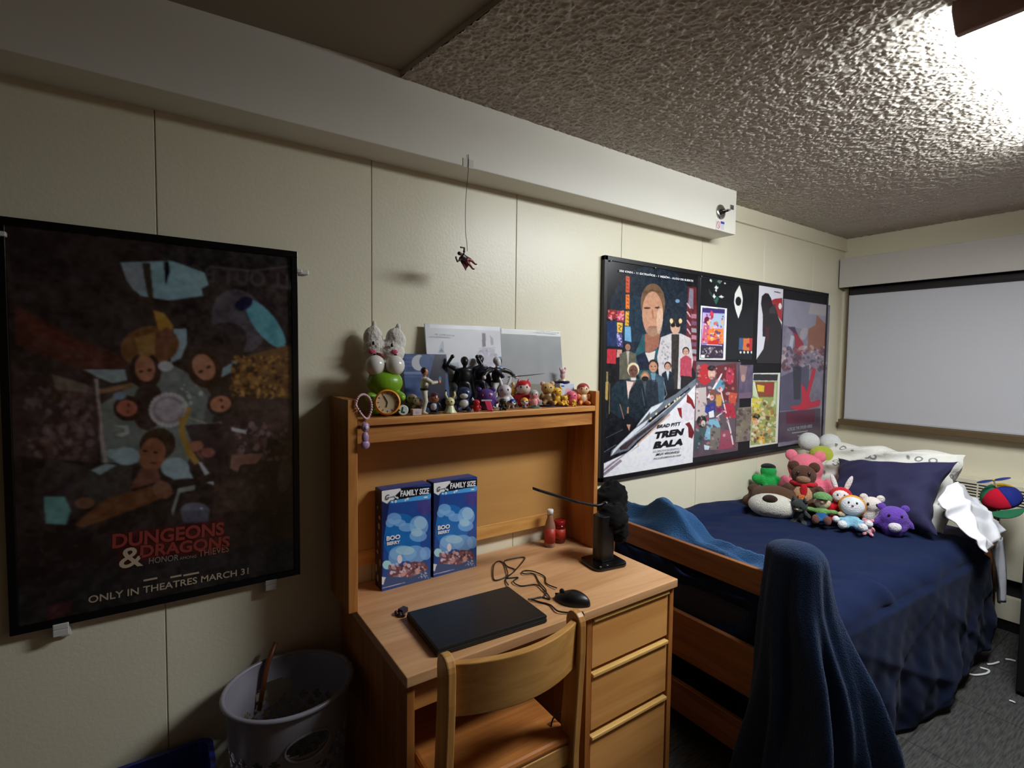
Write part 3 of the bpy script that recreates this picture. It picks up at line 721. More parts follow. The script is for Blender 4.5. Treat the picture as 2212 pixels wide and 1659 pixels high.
TOYS = [
 # name, label, loc, rot, scale, kwargs
 ('plush_bear', 'large dark brown plush bear lying flat with a big white muzzle', (2.83, -.235, .70), (0, 0, CAMROT), .33, None),
 ('plush_toy', 'bright green plush with a black patch on its tilted head, against the wall', (3.0, -.115, .765), (math.radians(-16), 0, math.radians(-45)), .19, dict(body=(40, 168, 78), eyes=None, hw=.25, hz=.66, limb=[((-.36, 0, .42), (.15, .13, .15), (0, 0, 0))])),
 ('plush_toy', 'large pink plush sitting behind the brown plush with a scarf', (3.12, -.265, .70), (math.radians(-12), 0, math.radians(-58)), .34, dict(body=(236, 120, 140), ears='round', ear_col=(238, 126, 146), eyes=None, hw=.29, bw=.34, hz=.66)),
 ('plush_toy', 'dark brown plush wearing a red scarf, in front of the pink one', (2.945, -.335, .725), (math.radians(-6), 0, CAMROT), .29, dict(body=(88, 58, 44), muzzle=(150, 116, 92), belly=(196, 150, 112), scarf=(196, 28, 40), eyes=(30, 24, 22), hw=.23, bw=.28, hz=.66, ears='round')),
 ('plush_toy', 'white plush with a lime face propped high in the corner on the duvet', (3.44, -.20, .84), (math.radians(-10), 0, math.radians(-50)), .235, 'duck'),
 ('plush_toy', 'small charcoal grey plush cat slumped beside the white bear muzzle', (2.80, -.40, .70), (math.radians(20), 0, math.radians(-80)), .15, dict(body=(58, 62, 60), ears='point', muzzle=(78, 80, 76), nose=(210, 160, 120))),
 ('plush_doll', 'small doll in green cap and blue trousers with arms spread', (2.815, -.495, .70), (math.radians(-18), 0, CAMROT), .20, 'doll'),
 ('plush_toy', 'red plush with white face and one long white ear', (2.93, -.535, .70), (math.radians(-14), 0, CAMROT), .215, dict(body=(206, 20, 36), head=(206, 20, 36), ears='long', ear_col=(226, 216, 214), eyes=None, hw=.25, bw=.24, extra=1)),
 ('plush_toy', 'white faced plush in an orange hood with light blue body', (2.845, -.625, .70), (math.radians(-22), 0, CAMROT), .19, 'hood'),
 ('plush_toy', 'plain white egg shaped plush tucked behind the orange hooded one', (2.99, -.655, .71), (0, 0, CAMROT), .19, dict(body=(232, 222, 216), hw=.25, bw=.25, hz=.60, eyes=(40, 36, 40), ears='round', pose='none')),
 ('plush_toy', 'tiny pink and white plush between the hooded and the purple plush', (2.865, -.688, .70), (0, 0, CAMROT), .085, dict(body=(236, 160, 172), belly=(240, 225, 225), ears='round', hw=.26)),
 ('plush_toy', 'purple plush with round ears and a white belly patch', (2.95, -.765, .70), (math.radians(-8), 0, math.radians(-62)), .185, dict(body=(108, 72, 176), ears='round', eyes=(30, 16, 40), hw=.34, bw=.33, hz=.50, pose='stand', belly=None, extra=2)),
]
for nm, lb, loc, rot, s, kw in TOYS:
    if isinstance(kw, dict):
        ex = kw.pop('extra', None); t = critter(nm, lb, 'soft toy', loc, rot, s, **kw)
        if 'green plush' in lb:
            e_ = MB(); e_.ell((0, -.03*s, .80*s), (.22*s, .20*s, .10*s), (.35, 0, 0)); e_.build('head_patch', plush_mat((24, 22, 24)), t, smooth=True)
        if 'brown plush wearing' in lb: 
            pass
        if ex == 1:
            e_ = MB(); e_.ell((0, -.14*s, .66*s), (.19*s, .12*s, .17*s)); e_.build('face', plush_mat((236, 226, 224)), t, smooth=True)
            for q in (-1, 1): MB().ell((q*.07*s, -.25*s, .69*s), (.022*s, .015*s, .035*s), n=8).build('eye', plas((60, 60, 100)), t, smooth=True)
            MB().ell((0, -.26*s, .57*s), (.06*s, .03*s, .025*s), n=10).build('beak', plush_mat((236, 150, 150)), t, smooth=True)
        if ex == 2:
            e_ = MB(); e_.ell((0, -.22*s, .27*s), (.15*s, .13*s, .14*s)); e_.build('white_patch', plush_mat((232, 226, 232)), t, smooth=True)
        if 'brown plush wearing' in lb: MB().box(-.06*s, .04*s, -.30*s, -.27*s, .20*s, .31*s).build('tag', plush_mat((222, 120, 60)), t)
    elif kw == 'duck':
        t = thing(nm, lb, 'soft toy', loc, rot)
        MB().ell((0, 0, .30*s), (.34*s, .30*s, .30*s)).build('body', plush_mat((214, 214, 210)), t, smooth=True)
        MB().ell((0, -.12*s, .52*s), (.30*s, .22*s, .24*s)).build('face', plush_mat((182, 188, 66)), t, smooth=True)
        for q, yy in ((-1, 0), (1, .1)):
            MB().ell((q*.27*s, yy*s, .86*s), (.27*s, .24*s, .25*s)).build('head_ball', plush_mat((222, 222, 220)), t, smooth=True)
    elif kw == 'doll':
        t = thing(nm, lb, 'soft toy', loc, rot)
        b_ = MB(); b_.ell((0, 0, .62*s), (.20*s, .18*s, .19*s))
        for q in (-1, 1): b_.ell((q*.44*s, -.12*s, .36*s), (.10*s, .08*s, .07*s))
        b_.build('body', plush_mat((232, 208, 176)), t, smooth=True)
        e_ = MB(); e_.ell((0, 0, .36*s), (.16*s, .13*s, .14*s))
        for q in (-1, 1): e_.ell((q*.25*s, -.06*s, .38*s), (.17*s, .07*s, .07*s))
        e_.build('shirt', plush_mat((120, 168, 96)), t, remesh=s*.04)
        e_ = MB(); e_.ell((0, -.02*s, .22*s), (.17*s, .15*s, .15*s))
        for q in (-1, 1): e_.ell((q*.11*s, -.22*s, .12*s), (.09*s, .18*s, .09*s))
        e_.build('trousers', plush_mat((34, 92, 148)), t, remesh=s*.04)
        for q in (-1, 1): MB().ell((q*.13*s, -.42*s, .12*s), (.09*s, .10*s, .12*s)).build('shoe', plush_mat((112, 72, 64)), t, smooth=True)
        MB().ell((0, .03*s, .72*s), (.23*s, .22*s, .16*s)).box(-.13*s, .13*s, -.30*s, -.05*s, .655*s, .675*s).build('cap', plush_mat((112, 158, 100)), t, smooth=True)
        MB().ell((0, -.19*s, .60*s), (.05*s, .05*s, .05*s)).build('nose', plush_mat((232, 190, 160)), t, smooth=True)
    elif kw == 'hood':
        t = thing(nm, lb, 'soft toy', loc, rot)
        b_ = MB(); b_.ell((0, 0, .28*s), (.2*s, .18*s, .2*s))
        for q in (-1, 1): b_.ell((q*.22*s, -.14*s, .26*s), (.15*s, .08*s, .08*s), (0, 0, q*.4)); b_.ell((q*.14*s, -.25*s, .10*s), (.08*s, .16*s, .08*s), (0, 0, q*.4))
        b_.build('body', plush_mat((140, 190, 214)), t, remesh=s*.04)
        for q in (-1, 1):
            MB().ell((q*.36*s, -.22*s, .24*s), (.09*s, .09*s, .09*s)).build('hand', plush_mat((230, 232, 234)), t, smooth=True)
            MB().ell((q*.22*s, -.43*s, .10*s), (.11*s, .12*s, .11*s)).build('foot', plush_mat((230, 232, 234)), t, smooth=True)
        MB().ell((0, .03*s, .68*s), (.32*s, .26*s, .30*s)).build('hood', plush_mat((226, 156, 50)), t, smooth=True)
        MB().ell((0, -.10*s, .66*s), (.28*s, .2*s, .25*s)).build('face', plush_mat((224, 228, 232)), t, smooth=True)
        for q in (-1, 1): MB().ell((q*.09*s, -.29*s, .72*s), (.025*s, .015*s, .035*s), n=8).build('eye', plas((20, 20, 30)), t, smooth=True)
        MB().ell((0, -.31*s, .64*s), (.03*s, .02*s, .025*s), n=8).build('nose', plas((150, 60, 60)), t, smooth=True)
    else:   # big bear lying on its belly
        t = thing(nm, lb, 'soft toy', loc, rot)
        b_ = MB(); b_.ell((.07, .12, .05), (.12, .10, .07)); b_.ell((0, 0, .07), (.125, .105, .085))
        b_.ell((.17, .04, .045), (.08, .05, .045), (0, 0, .5)); b_.ell((-.12, .03, .04), (.05, .05, .04))
        b_.ell((.11, .05, .12), (.035, .035, .03)); b_.ell((-.11, .05, .11), (.035, .035, .03))
        b_.build('body', plush_mat((84, 56, 34)), t, remesh=.009)
        MB().ell((0, -.10, .062), (.122, .078, .066)).build('muzzle', plush_mat((216, 212, 200)), t, smooth=True)
        MB().ell((-.008, -.145, .108), (.038, .026, .022), (.5, 0, 0)).build('nose', plush_mat((52, 34, 22)), t, smooth=True)
        MB().tube([(-.008, -.163, .095), (-.008, -.176, .065), (-.006, -.172, .04)], .0016, 6).tube(catmull([(-.075, -.152, .05), (-.04, -.169, .035), (-.006, -.173, .038), (.03, -.170, .034), (.07, -.158, .05)], 5), .0016, 6).build('stitching', plush_mat((60, 50, 44)), t)

# ------------------------------------------------------------------ propeller cap on the head post
cp = thing('propeller_cap', 'red and blue segmented beanie with a small propeller hung on the bed post', 'hat', (3.72, -.985, .845), (math.radians(30), math.radians(-20), math.radians(-75)))
cols = [(206, 170, 50), (46, 110, 78), (196, 26, 50), (40, 50, 130)]
NS = 32
for k in range(4):
    v = []; f = []
    for i in range(9):
        ph = math.pi/2*i/8
        for j in range(9):
            a = math.pi/2*(k+j/8)+.3; r = .088*math.sin(ph+.0001); v.append((r*math.cos(a), r*math.sin(a), (.078*math.cos(ph)-.025)))
    for i in range(8):
        for j in range(8): f.append((i*9+j, (i+1)*9+j, (i+1)*9+j+1, i*9+j+1))
    MB().add(v, f).build('panel', fab('cap_%d' % k, cols[k], .15, 200, .1), cp, smooth=True, solid=.003)
MB().prism([(.07*math.cos(a)*1.0, -.085-.06*math.sin(a)) for a in np.linspace(0, math.pi, 12)], -.034, -.030, 'z').build('brim', fab('cap_1', cols[1]), cp)
MB().lathe([(.004, .06), (.004, .10)], 8).build('propeller_shaft', plas((230, 230, 230)), cp)
MB().ell((.035, 0, .104), (.036, .011, .003)).ell((-.035, 0, .104), (.036, .011, .003)).build('propeller', plas((40, 52, 120)), cp, smooth=True)
MB().ell((0, 0, .108), .006).build('propeller_cap_nut', plas((220, 190, 60)), cp, smooth=True)
# white cords lying on the carpet
def cord(lb, pts, r, m, nm='cord'):
    o = MB().tube(catmull(pts, 8), r, 6).build(nm, m, None, smooth=True); return tag(o, lb, 'cord')
fl = lambda px, py: (at(px, py, 2, .006).x, at(px, py, 2, .006).y, .006)
WC = mat('white_cord', (225, 225, 225), .5)
cord('white cord looped on the carpet beside the comforter hem', [fl(*p) for p in ((2084, 1453), (2105, 1458), (2130, 1455), (2136, 1448), (2117, 1442))], .005, WC)
cord('short white cord on the carpet near the head post of the bed', [fl(*p) for p in ((2133, 1435), (2145, 1434), (2158, 1430))], .005, WC)
cord('white cord end on the carpet by the heater cover', [fl(*p) for p in ((2172, 1424), (2182, 1425), (2194, 1428))], .005, WC)
cord('tiny white scrap of cord on the carpet in front of the cabinet', [fl(*p) for p in ((2180, 1513), (2187, 1515), (2193, 1518))], .004, WC)
# ------------------------------------------------------------------ framed poster on the left
def mapM(O, R, Dn, u, v, k=1.0):
    """matrix placing text (x right, y up) at O + R*u + Dn*v"""
    R_, U_ = Vector(R), -Vector(Dn); N_ = R_.cross(U_)
    m = Matrix((R_, U_, N_)).transposed().to_4x4(); m.translation = Vector(O)+Vector(R)*u+Vector(Dn)*v
    return m @ Matrix.Diagonal((k, k, k, 1))
X, DNV = (1, 0, 0), (0, 0, -1)
FY = -.028
fx0, fx1 = at(20, 1368, 1, FY).x, at(645, 800, 1, FY).x
fz1, fz0 = at(300, 502, 1, FY).z, at(300, 1316, 1, FY).z
fr = thing('framed_poster', 'large dark film poster in a thin black frame hung left of the desk', 'poster', ((fx0+fx1)/2, -.014, fz0))
FRM = mat('black_frame', (9, 9, 10), .22); fw = .018
MB().box(fx0, fx1, FY, -.004, fz1-fw, fz1).box(fx0, fx1, FY, -.004, fz0, fz0+fw).box(fx0, fx0+fw, FY, -.004, fz0+fw, fz1-fw).box(fx1-fw, fx1, FY, -.004, fz0+fw, fz1-fw).build('frame', FRM, fr, True, bevel=.0015)
ax0, ax1, az0, az1 = fx0+fw, fx1-fw, fz0+fw, fz1-fw
A = Art((ax0, -.018, az1), X, DNV, ax1-ax0, az1-az0, .0030, (60, 48, 46))
A.mottle(.10, 60, 1).mottle(.06, 14, 2)
A.src = (0, 440, 2.963)
dk = (34, 26, 26)
A.poly([(60, 100), (1850, 250), (1860, 420), (1300, 400), (780, 360), (840, 560), (980, 760), (800, 1050), (500, 1020), (60, 600)], (50, 42, 44))
A.poly([(90, 640), (500, 860), (830, 1000), (800, 1060), (500, 1060), (100, 900)], (92, 46, 40), .8)
A.poly([(150, 700), (560, 920), (540, 960), (200, 830)], (120, 58, 48), .5)
# floor disc, pale rays
A.poly([(960, 960), (1200, 1080), (1330, 1240), (1300, 1420), (1200, 1659), (650, 1659), (620, 1300), (860, 1150)], (124, 134, 130), .9)
A.ell(1075, 1320, 300, 250, (120, 130, 128), 0, .6)
A.poly([(770, 375), (1100, 365), (1310, 440), (1335, 520), (1290, 545), (1300, 590), (1080, 620), (900, 590), (850, 540), (810, 490)], (150, 186, 196))
A.poly([(780, 390), (920, 390), (940, 560), (860, 560), (810, 480)], (150, 160, 170))
A.poly([(1050, 370), (1080, 370), (1085, 440), (1060, 520)], (20, 20, 26))
A.poly([(910, 380), (960, 380), (985, 640), (970, 660), (940, 560)], (60, 50, 40))
A.ell(1530, 750, 170, 210, (92, 84, 92), -25); A.ell(1700, 770, 70, 190, (110, 178, 192), -38, .95); A.ell(1560, 640, 60, 40, (40, 34, 70), -30)
A.line([(1340, 400), (1600, 430), (1860, 400)], 10, (104, 96, 104), .8)
A.poly([(530, 1060), (800, 1060), (815, 1130), (720, 1150), (620, 1110)], (156, 176, 178)); A.poly([(1110, 800), (1195, 800), (1195, 900), (1160, 990), (1090, 1020)], (150, 176, 186))
A.poly([(1420, 900), (1530, 1000), (1480, 1080), (1400, 1120), (1440, 1020)], (150, 176, 186)); A.poly([(960, 860), (1010, 880), (980, 960)], (150, 170, 176))
A.poly([(1440, 1320), (1560, 1310), (1660, 1390), (1560, 1400)], (168, 182, 200)); A.poly([(660, 1600), (700, 1570), (860, 1580), (880, 1640), (760, 1659)], (160, 180, 186))
# figures arranged in a ring: plain heads and cloaks
def head(cx, cy, r, rot, skin, hair, cloth):
    c, s_ = math.cos(math.radians(rot)), math.sin(math.radians(rot))
    A.ell(cx-s_*r*-1.6, cy-c*r*1.6*-1, r*1.9, r*1.3, cloth, rot); A.ell(cx, cy, r*1.02, r*1.18, hair, rot); A.ell(cx+s_*r*-.1, cy+c*r*.15, r*.66, r*.85, skin, rot)
    A.ell(cx-.28*r*c, cy-.28*r*s_, r*.14, r*.08, (40, 26, 22), rot); A.ell(cx+.28*r*c, cy+.28*r*s_, r*.14, r*.08, (40, 26, 22), rot)
head(930, 1070, 100, 170, (172, 116, 90), (52, 32, 30), (120, 84, 50)); A.poly([(860, 860), (1000, 820), (990, 960), (900, 1000)], (168, 130, 74), .8)
A.poly([(980, 680), (1050, 700), (1110, 780), (1080, 860), (1010, 800)], (178, 136, 56)); A.ell(1055, 880, 45, 90, (130, 84, 66), 10); A.ell(1060, 1040, 50, 34, (210, 214, 226), 0, .8)
head(1310, 1060, 105, 150, (178, 124, 98), (60, 38, 28), (64, 50, 50)); head(1420, 1280, 80, 80, (184, 124, 96), (52, 44, 42), (70, 56, 50))
A.poly([(1560, 980), (1860, 900), (1860, 1250), (1600, 1220), (1460, 1190)], (112, 80, 44)); A.speck([(1480, 980), (1850, 1250)], 240, 5, 16, [(178, 132, 66), (64, 42, 26), (140, 100, 50)], 3)
A.poly([(1500, 1230), (1860, 1270), (1860, 1659), (1450, 1659), (1460, 1420)], (66, 50, 50)); A.speck([(1480, 1400), (1840, 1650)], 120, 6, 22, [(120, 92, 92), (150, 118, 128), (44, 34, 40), (84, 60, 56)], 5)
A.poly([(1480, 1430), (1580, 1450), (1575, 1475), (1485, 1455)], (196, 202, 206))
head(820, 1310, 80, 95, (176, 104, 84), (50, 30, 28), (60, 46, 46)); A.ell(765, 1230, 42, 26, (120, 138, 160))
A.line([(330, 1250), (600, 1210), (850, 1160)], 30, (150, 112, 78)); A.line([(615, 1120), (625, 1230), (650, 1500), (680, 1659)], 26, (176, 160, 158))
A.poly([(90, 1060), (600, 1110), (640, 1400), (620, 1659), (60, 1659)], (70, 54, 54), .8); A.speck([(160, 1150), (600, 1650)], 160, 8, 30, [(140, 122, 124), (52, 40, 42), (96, 72, 62), (120, 100, 100)], 8, .6)
A.poly([(330, 1090), (560, 1160), (560, 1210), (360, 1190)], (150, 138, 122), .7)
A.ell(1080, 1320, 128, 112, (178, 168, 176)); A.ell(1080, 1320, 100, 86, (150, 140, 150)); A.ell(1080, 1320, 84, 72, (178, 168, 176))
for k in range(26):
    a = 2*math.pi*k/26; A.ell(1080+118*math.cos(a), 1320+102*math.sin(a), 11, 11, (206, 198, 204))
A.speck([(1130, 1150), (1300, 1290)], 14, 6, 16, [(190, 196, 192)], 11); A.poly([(730, 1420), (820, 1420), (830, 1470), (780, 1495), (735, 1480), (800, 1462), (800, 1440)], (180, 182, 176))
A.line([(1215, 1300), (1165, 1440), (1200, 1590), (1260, 1659)], 30, (166, 134, 64)); A.line([(1210, 1370), (1330, 1410), (1420, 1400)], 12, (170, 160, 150))
A.src = (0, 900, 3.16)
A.poly([(20, 260), (960, 340), (1880, 300), (1990, 700), (1990, 1400), (60, 1400)], (40, 32, 34), .8)
A.poly([(330, 280), (640, 360), (720, 560), (460, 720), (280, 700), (230, 480)], (60, 52, 54))
A.poly([(640, 360), (820, 330), (900, 340), (900, 540), (700, 640), (500, 480)], (72, 66, 64))
A.ell(1075, 190, 125, 110, (58, 42, 30), -20); A.ell(1040, 260, 90, 118, (150, 96, 72), 14); A.poly([(960, 350), (1080, 360), (1100, 440), (880, 500)], (120, 78, 62)); 
for q in ((990, 235), (1060, 245)): A.ell(*q, 16, 7, (40, 24, 20))
A.line([(1025, 315), (1065, 318)], 8, (60, 30, 26))
A.poly([(720, 560), (1050, 470), (1200, 520), (900, 640), (560, 760), (500, 740)], (112, 70, 44)); A.ell(1110, 500, 70, 60, (128, 88, 66), 30); A.ell(580, 590, 70, 40, (126, 88, 70))
A.ell(860, 270, 95, 62, (160, 182, 190)); A.poly([(620, 365), (720, 320), (800, 330), (680, 400)], (160, 178, 184)); A.ell(1195, 350, 98, 70, (156, 178, 188)); A.poly([(1110, 360), (1290, 360), (1320, 420), (1180, 430)], (156, 178, 188))
A.poly([(300, 545), (440, 545), (485, 640), (450, 740), (310, 730)], (112, 164, 162)); A.ell(1940, 400, 46, 120, (120, 124, 128), 8, .8)
A.ell(1340, 195, 50, 45, (150, 96, 84)); A.ell(1400, 240, 60, 50, (130, 78, 72)); A.poly([(1260, 60), (1500, 40), (1560, 300), (1500, 420), (1400, 300), (1300, 150)], (48, 34, 42), .85); A.ell(1345, 200, 44, 36, (160, 108, 92)); A.ell(1420, 245, 48, 34, (150, 96, 84))
A.line([(1245, 0), (1240, 120), (1290, 230), (1345, 320)], 40, (166, 130, 58)); A.poly([(1350, 310), (1375, 310), (1430, 385), (1400, 405)], (190, 196, 204)); A.poly([(1405, 450), (1460, 440), (1460, 470)], (190, 196, 204))
A.poly([(1215, 490), (1335, 465), (1330, 500), (1230, 520), (1180, 680), (1170, 640)], (176, 186, 182), .8)
A.poly([(1580, 260), (1800, 250), (1750, 320), (1640, 330), (1620, 385), (1570, 350)], (160, 118, 106)); A.poly([(1480, 420), (1850, 380), (1850, 620), (1450, 660)], (66, 52, 48)); A.speck([(1460, 340), (1860, 620)], 60, 8, 30, [(84, 64, 58), (52, 40, 38)], 21, .7)
A.ell(1330, 640, 100, 55, (104, 106, 126)); A.poly([(1230, 640), (1430, 640), (1420, 740), (1250, 720)], (84, 84, 104)); A.ell(1375, 626, 10, 7, (220, 220, 236))
A.poly([(200, 820), (740, 760), (760, 960), (800, 1040), (200, 1180)], (34, 26, 30)); A.poly([(320, 1300), (500, 1250), (480, 1330), (330, 1400)], (96, 34, 40), .6)
# title band in carved red letters, words below
A.poly([(745, 800), (1525, 700), (1565, 890), (1400, 940), (960, 990), (820, 1060), (805, 900)], (80, 22, 26), .9)
A.mottle(.10, 7, 81).mottle(.09, 3, 82).mottle(.06, 18, 83, tint=(1, .7, .6)).blur(1)
A.build('print', SHEETG, fr, gain=.95)
def ptext(parent, s, px, py, px2, py2, hpx, m, plane, R=X, Dn=DNV, name='lettering', lift=.0012, **k):
    """line of lettering from one photo point to another on a sheet plane"""
    ax, val = plane; a = at(px, py, ax, val); b_ = at(px2, py2, ax, val); top = at(px, py-hpx, ax, val)
    d = (b_-a); w_ = d.length; h_ = (top-a).length; d.normalize(); up = -Vector(Dn); nrm = d.cross(up).normalized(); up = nrm.cross(d)
    M_ = Matrix((d, up, nrm)).transposed().to_4x4(); M_.translation = a+nrm*lift
    return text_obj(name, s, m, parent, M_, size=h_/.70, width=w_, **k)
GOLD = mat('print_gold', (196, 176, 150), .5); PALE = mat('print_grey', (150, 140, 140), .5); TRED = mat('print_title_red', (150, 52, 48), .5)
PL = (1, -.0180)
ptext(fr, 'ONLY IN THEATRES MARCH 31', 190, 1303, 536, 1239, 15, GOLD, PL, bold=.012)
ptext(fr, 'DUNGEONS', 240, 1184, 482, 1154, 29, TRED, PL, bold=.03)
ptext(fr, 'DRAGONS', 300, 1204, 494, 1181, 25, TRED, PL, bold=.03)
ptext(fr, '&', 255, 1228, 308, 1221, 44, GOLD, PL, bold=.01)
ptext(fr, 'HONOR', 320, 1218, 384, 1210, 13, PALE, PL); ptext(fr, 'AMONG', 388, 1209, 424, 1204, 6, PALE, PL); ptext(fr, 'THIEVES', 429, 1203, 494, 1191, 14, mat('print_brick', (176, 110, 84), .5), PL)
for x0, y0, x1 in ((310, 1255, 340), (368, 1248, 392), (396, 1244, 430)):
    p0, p1_ = at(x0, y0, 1, -.0188), at(x1, y0-3, 1, -.0188); MB().box(p0.x, p1_.x, -.0192, -.0186, p0.z-.0015, p0.z+.0035).build('credit_mark', GOLD, fr, True)
gm = bpy.data.materials.new('acrylic_glazing'); gm.use_nodes = True; nt = gm.node_tree; nt.nodes.clear()
out = nt.nodes.new('ShaderNodeOutputMaterial'); mixs = nt.nodes.new('ShaderNodeMixShader'); tr = nt.nodes.new('ShaderNodeBsdfTransparent'); gl = nt.nodes.new('ShaderNodeBsdfGlossy'); lw_ = nt.nodes.new('ShaderNodeLayerWeight'); pw = nt.nodes.new('ShaderNodeMath'); pw.operation = 'POWER'; pw.inputs[1].default_value = 5; fz = nt.nodes.new('ShaderNodeMath'); fz.operation = 'MULTIPLY_ADD'; fz.inputs[1].default_value = .9; fz.inputs[2].default_value = .085
nt.links.new(lw_.outputs['Facing'], pw.inputs[0]); nt.links.new(pw.outputs[0], fz.inputs[0]); gl.inputs['Roughness'].default_value = .04
nt.links.new(fz.outputs[0], mixs.inputs[0]); nt.links.new(tr.outputs[0], mixs.inputs[1]); nt.links.new(gl.outputs[0], mixs.inputs[2]); nt.links.new(mixs.outputs[0], out.inputs[0])
MB().add([(ax0, -.0225, az0), (ax1, -.0225, az0), (ax1, -.0225, az1), (ax0, -.0225, az1)], [(0, 1, 2, 3)]).build('glazing', gm, fr, True)
# the four white adhesive clips holding the frame
CLW = mat('clip_white', (206, 204, 200), .35)
def clip(px, py, lab, horiz):
    p_ = at(px, py, 1, -.02); t = thing('adhesive_clip', lab, 'clip', (p_.x, 0, p_.z), group='white adhesive clips around the framed poster')
    if horiz: MB().box(-.03, .022, -.012, 0, -.011, .011).build('pad', CLW, t, bevel=.003); MB().box(-.02, -.006, -.030, -.012, -.006, .006).build('tab', CLW, t, bevel=.002)
    else: MB().box(-.017, .017, -.012, 0, -.032, .010).build('pad', CLW, t, bevel=.003); MB().box(-.016, .016, -.034, -.012, -.019, -.001).box(-.016, .016, -.034, -.030, -.001, .014).build('hook', CLW, t, bevel=.002)
    return t
def side_clip(px, py, lab, sgn):
    p_ = at(px, py, 1, -.02); t = thing('adhesive_clip', lab, 'clip', (p_.x, 0, p_.z), group='white adhesive clips around the framed poster')
    MB().box(-.004 if sgn > 0 else -.028, .028 if sgn > 0 else .004, -.014, 0, -.008, .008).build('pad', CLW, t, bevel=.003)
    MB().box(-.012 if sgn > 0 else -.004, .004 if sgn > 0 else .012, -.034, -.012, -.006, .006).build('tab', CLW, t, bevel=.002); return t
side_clip(648, 586, 'small white clip at the upper right edge of the framed poster', 1)
side_clip(0, 506, 'small white clip at the upper left edge of the framed poster', -1)
clip(133, 1354, 'white adhesive clip under the bottom left of the framed poster', False)
clip(584, 1259, 'white adhesive clip under the bottom right of the framed poster', False)

# ------------------------------------------------------------------ black board with posters pinned to it
bx0_, bx1_ = at(1301, 800, 1, -.022).x, at(1783, 800, 1, -.022).x
bz1_, bz0_ = at(1500, 584, 1, -.022).z, at(1500, 1007, 1, -.022).z
bd = thing('pin_board', 'long black framed pin board on the wall above the bed', 'board', ((bx0_+bx1_)/2, -.01, bz0_))
box('felt', mat('black_felt', (18, 17, 24), .85, noise=.2, nscale=40), (bx0_+.02, bx1_-.02, -.018, -.002, bz0_+.02, bz1_-.02), bd)
MB().box(bx0_, bx1_, -.024, -.002, bz1_-.022, bz1_).box(bx0_, bx1_, -.024, -.002, bz0_, bz0_+.022).box(bx0_, bx0_+.022, -.024, -.002, bz0_, bz1_).box(bx1_-.022, bx1_, -.024, -.002, bz0_, bz1_).build('frame', mat('board_frame', (20, 20, 22), .35), bd, True, bevel=.002)
PY = -.0195
def sheet(name, lab, cat, x0, z1, x1, z0, bg, y=PY, step=.0035, tgt=None):
    A_ = Art((x0, y, z1), X, DNV, x1-x0, z1-z0, step, bg)
    t = thing(name, lab, cat, ((x0+x1)/2, y, z0)); return A_, t
def ppos(px, py, y=PY): q_ = at(px, py, 1, y); return q_.x, q_.z
# --- big film poster
x0, z1 = 1.685, 2.022; x1, z0 = 2.382, .985
A, t = sheet('film_poster', 'tall film poster with white lower corner reading TREN BALA', 'poster', x0, z1, x1, z0, (20, 20, 26), step=.0028)
T1 = t
A.src = (1300, 560, 5.924)
A.mottle(.03, 30, 4)
A.ell(650, 700, 560, 620, (30, 44, 60), 0, .7); A.ell(420, 760, 200, 300, (34, 58, 76), 0, .5)
A.poly([(1100, 350), (1210, 360), (1215, 1500), (1060, 1200)], (120, 34, 40), .75); A.poly([(1120, 370), (1170, 375), (1165, 640), (1100, 600)], (150, 190, 210), .55)
for k, yy in enumerate(range(700, 1300, 90)): A.poly([(1140, yy), (1205, yy+6), (1205, yy+60), (1140, yy+54)], [(200, 150, 170), (120, 90, 130), (170, 190, 200)][k % 3], .7)
for k, yy in enumerate(range(560, 1000, 110)): A.line([(1085, yy), (1130, yy+70)], 18, (220, 190, 200), .8)
A.poly([(305, 215), (355, 220), (350, 430), (302, 425)], (204, 84, 50)); A.poly([(303, 450), (352, 452), (348, 640), (300, 635)], (226, 122, 50)); A.poly([(298, 665), (345, 665), (338, 855), (290, 850)], (222, 170, 60))
for yy in range(235, 840, 48): A.line([(315, yy), (340, yy+18)], 8, (110, 40, 24))
A.poly([(75, 640), (180, 650), (175, 770), (65, 760)], (140, 36, 46)); A.poly([(190, 655), (285, 665), (280, 800), (185, 790)], (168, 50, 70)); A.speck([(80, 650), (270, 780)], 24, 6, 18, [(220, 120, 90), (230, 150, 170)], 31)
A.poly([(60, 790), (180, 790), (190, 1120), (60, 1110)], (32, 50, 92)); A.poly([(188, 810), (262, 815), (250, 940), (190, 935)], (226, 182, 80)); A.line([(205, 840), (245, 860), (210, 890), (240, 915)], 9, (60, 40, 30))
A.poly([(180, 950), (250, 950), (260, 1130), (190, 1110)], (74, 70, 130)); A.poly([(290, 860), (362, 862), (372, 1060), (285, 1040)], (110, 164, 204)); A.speck([(190, 950), (250, 1120)], 16, 5, 14, [(190, 180, 220)], 32)
A.poly([(60, 1150), (180, 1150), (170, 1340), (55, 1330)], (186, 50, 60)); A.poly([(190, 1155), (250, 1155), (250, 1240), (180, 1260)], (210, 150, 140)); A.ell(965, 535, 28, 24, (140, 180, 210), 0, .8)
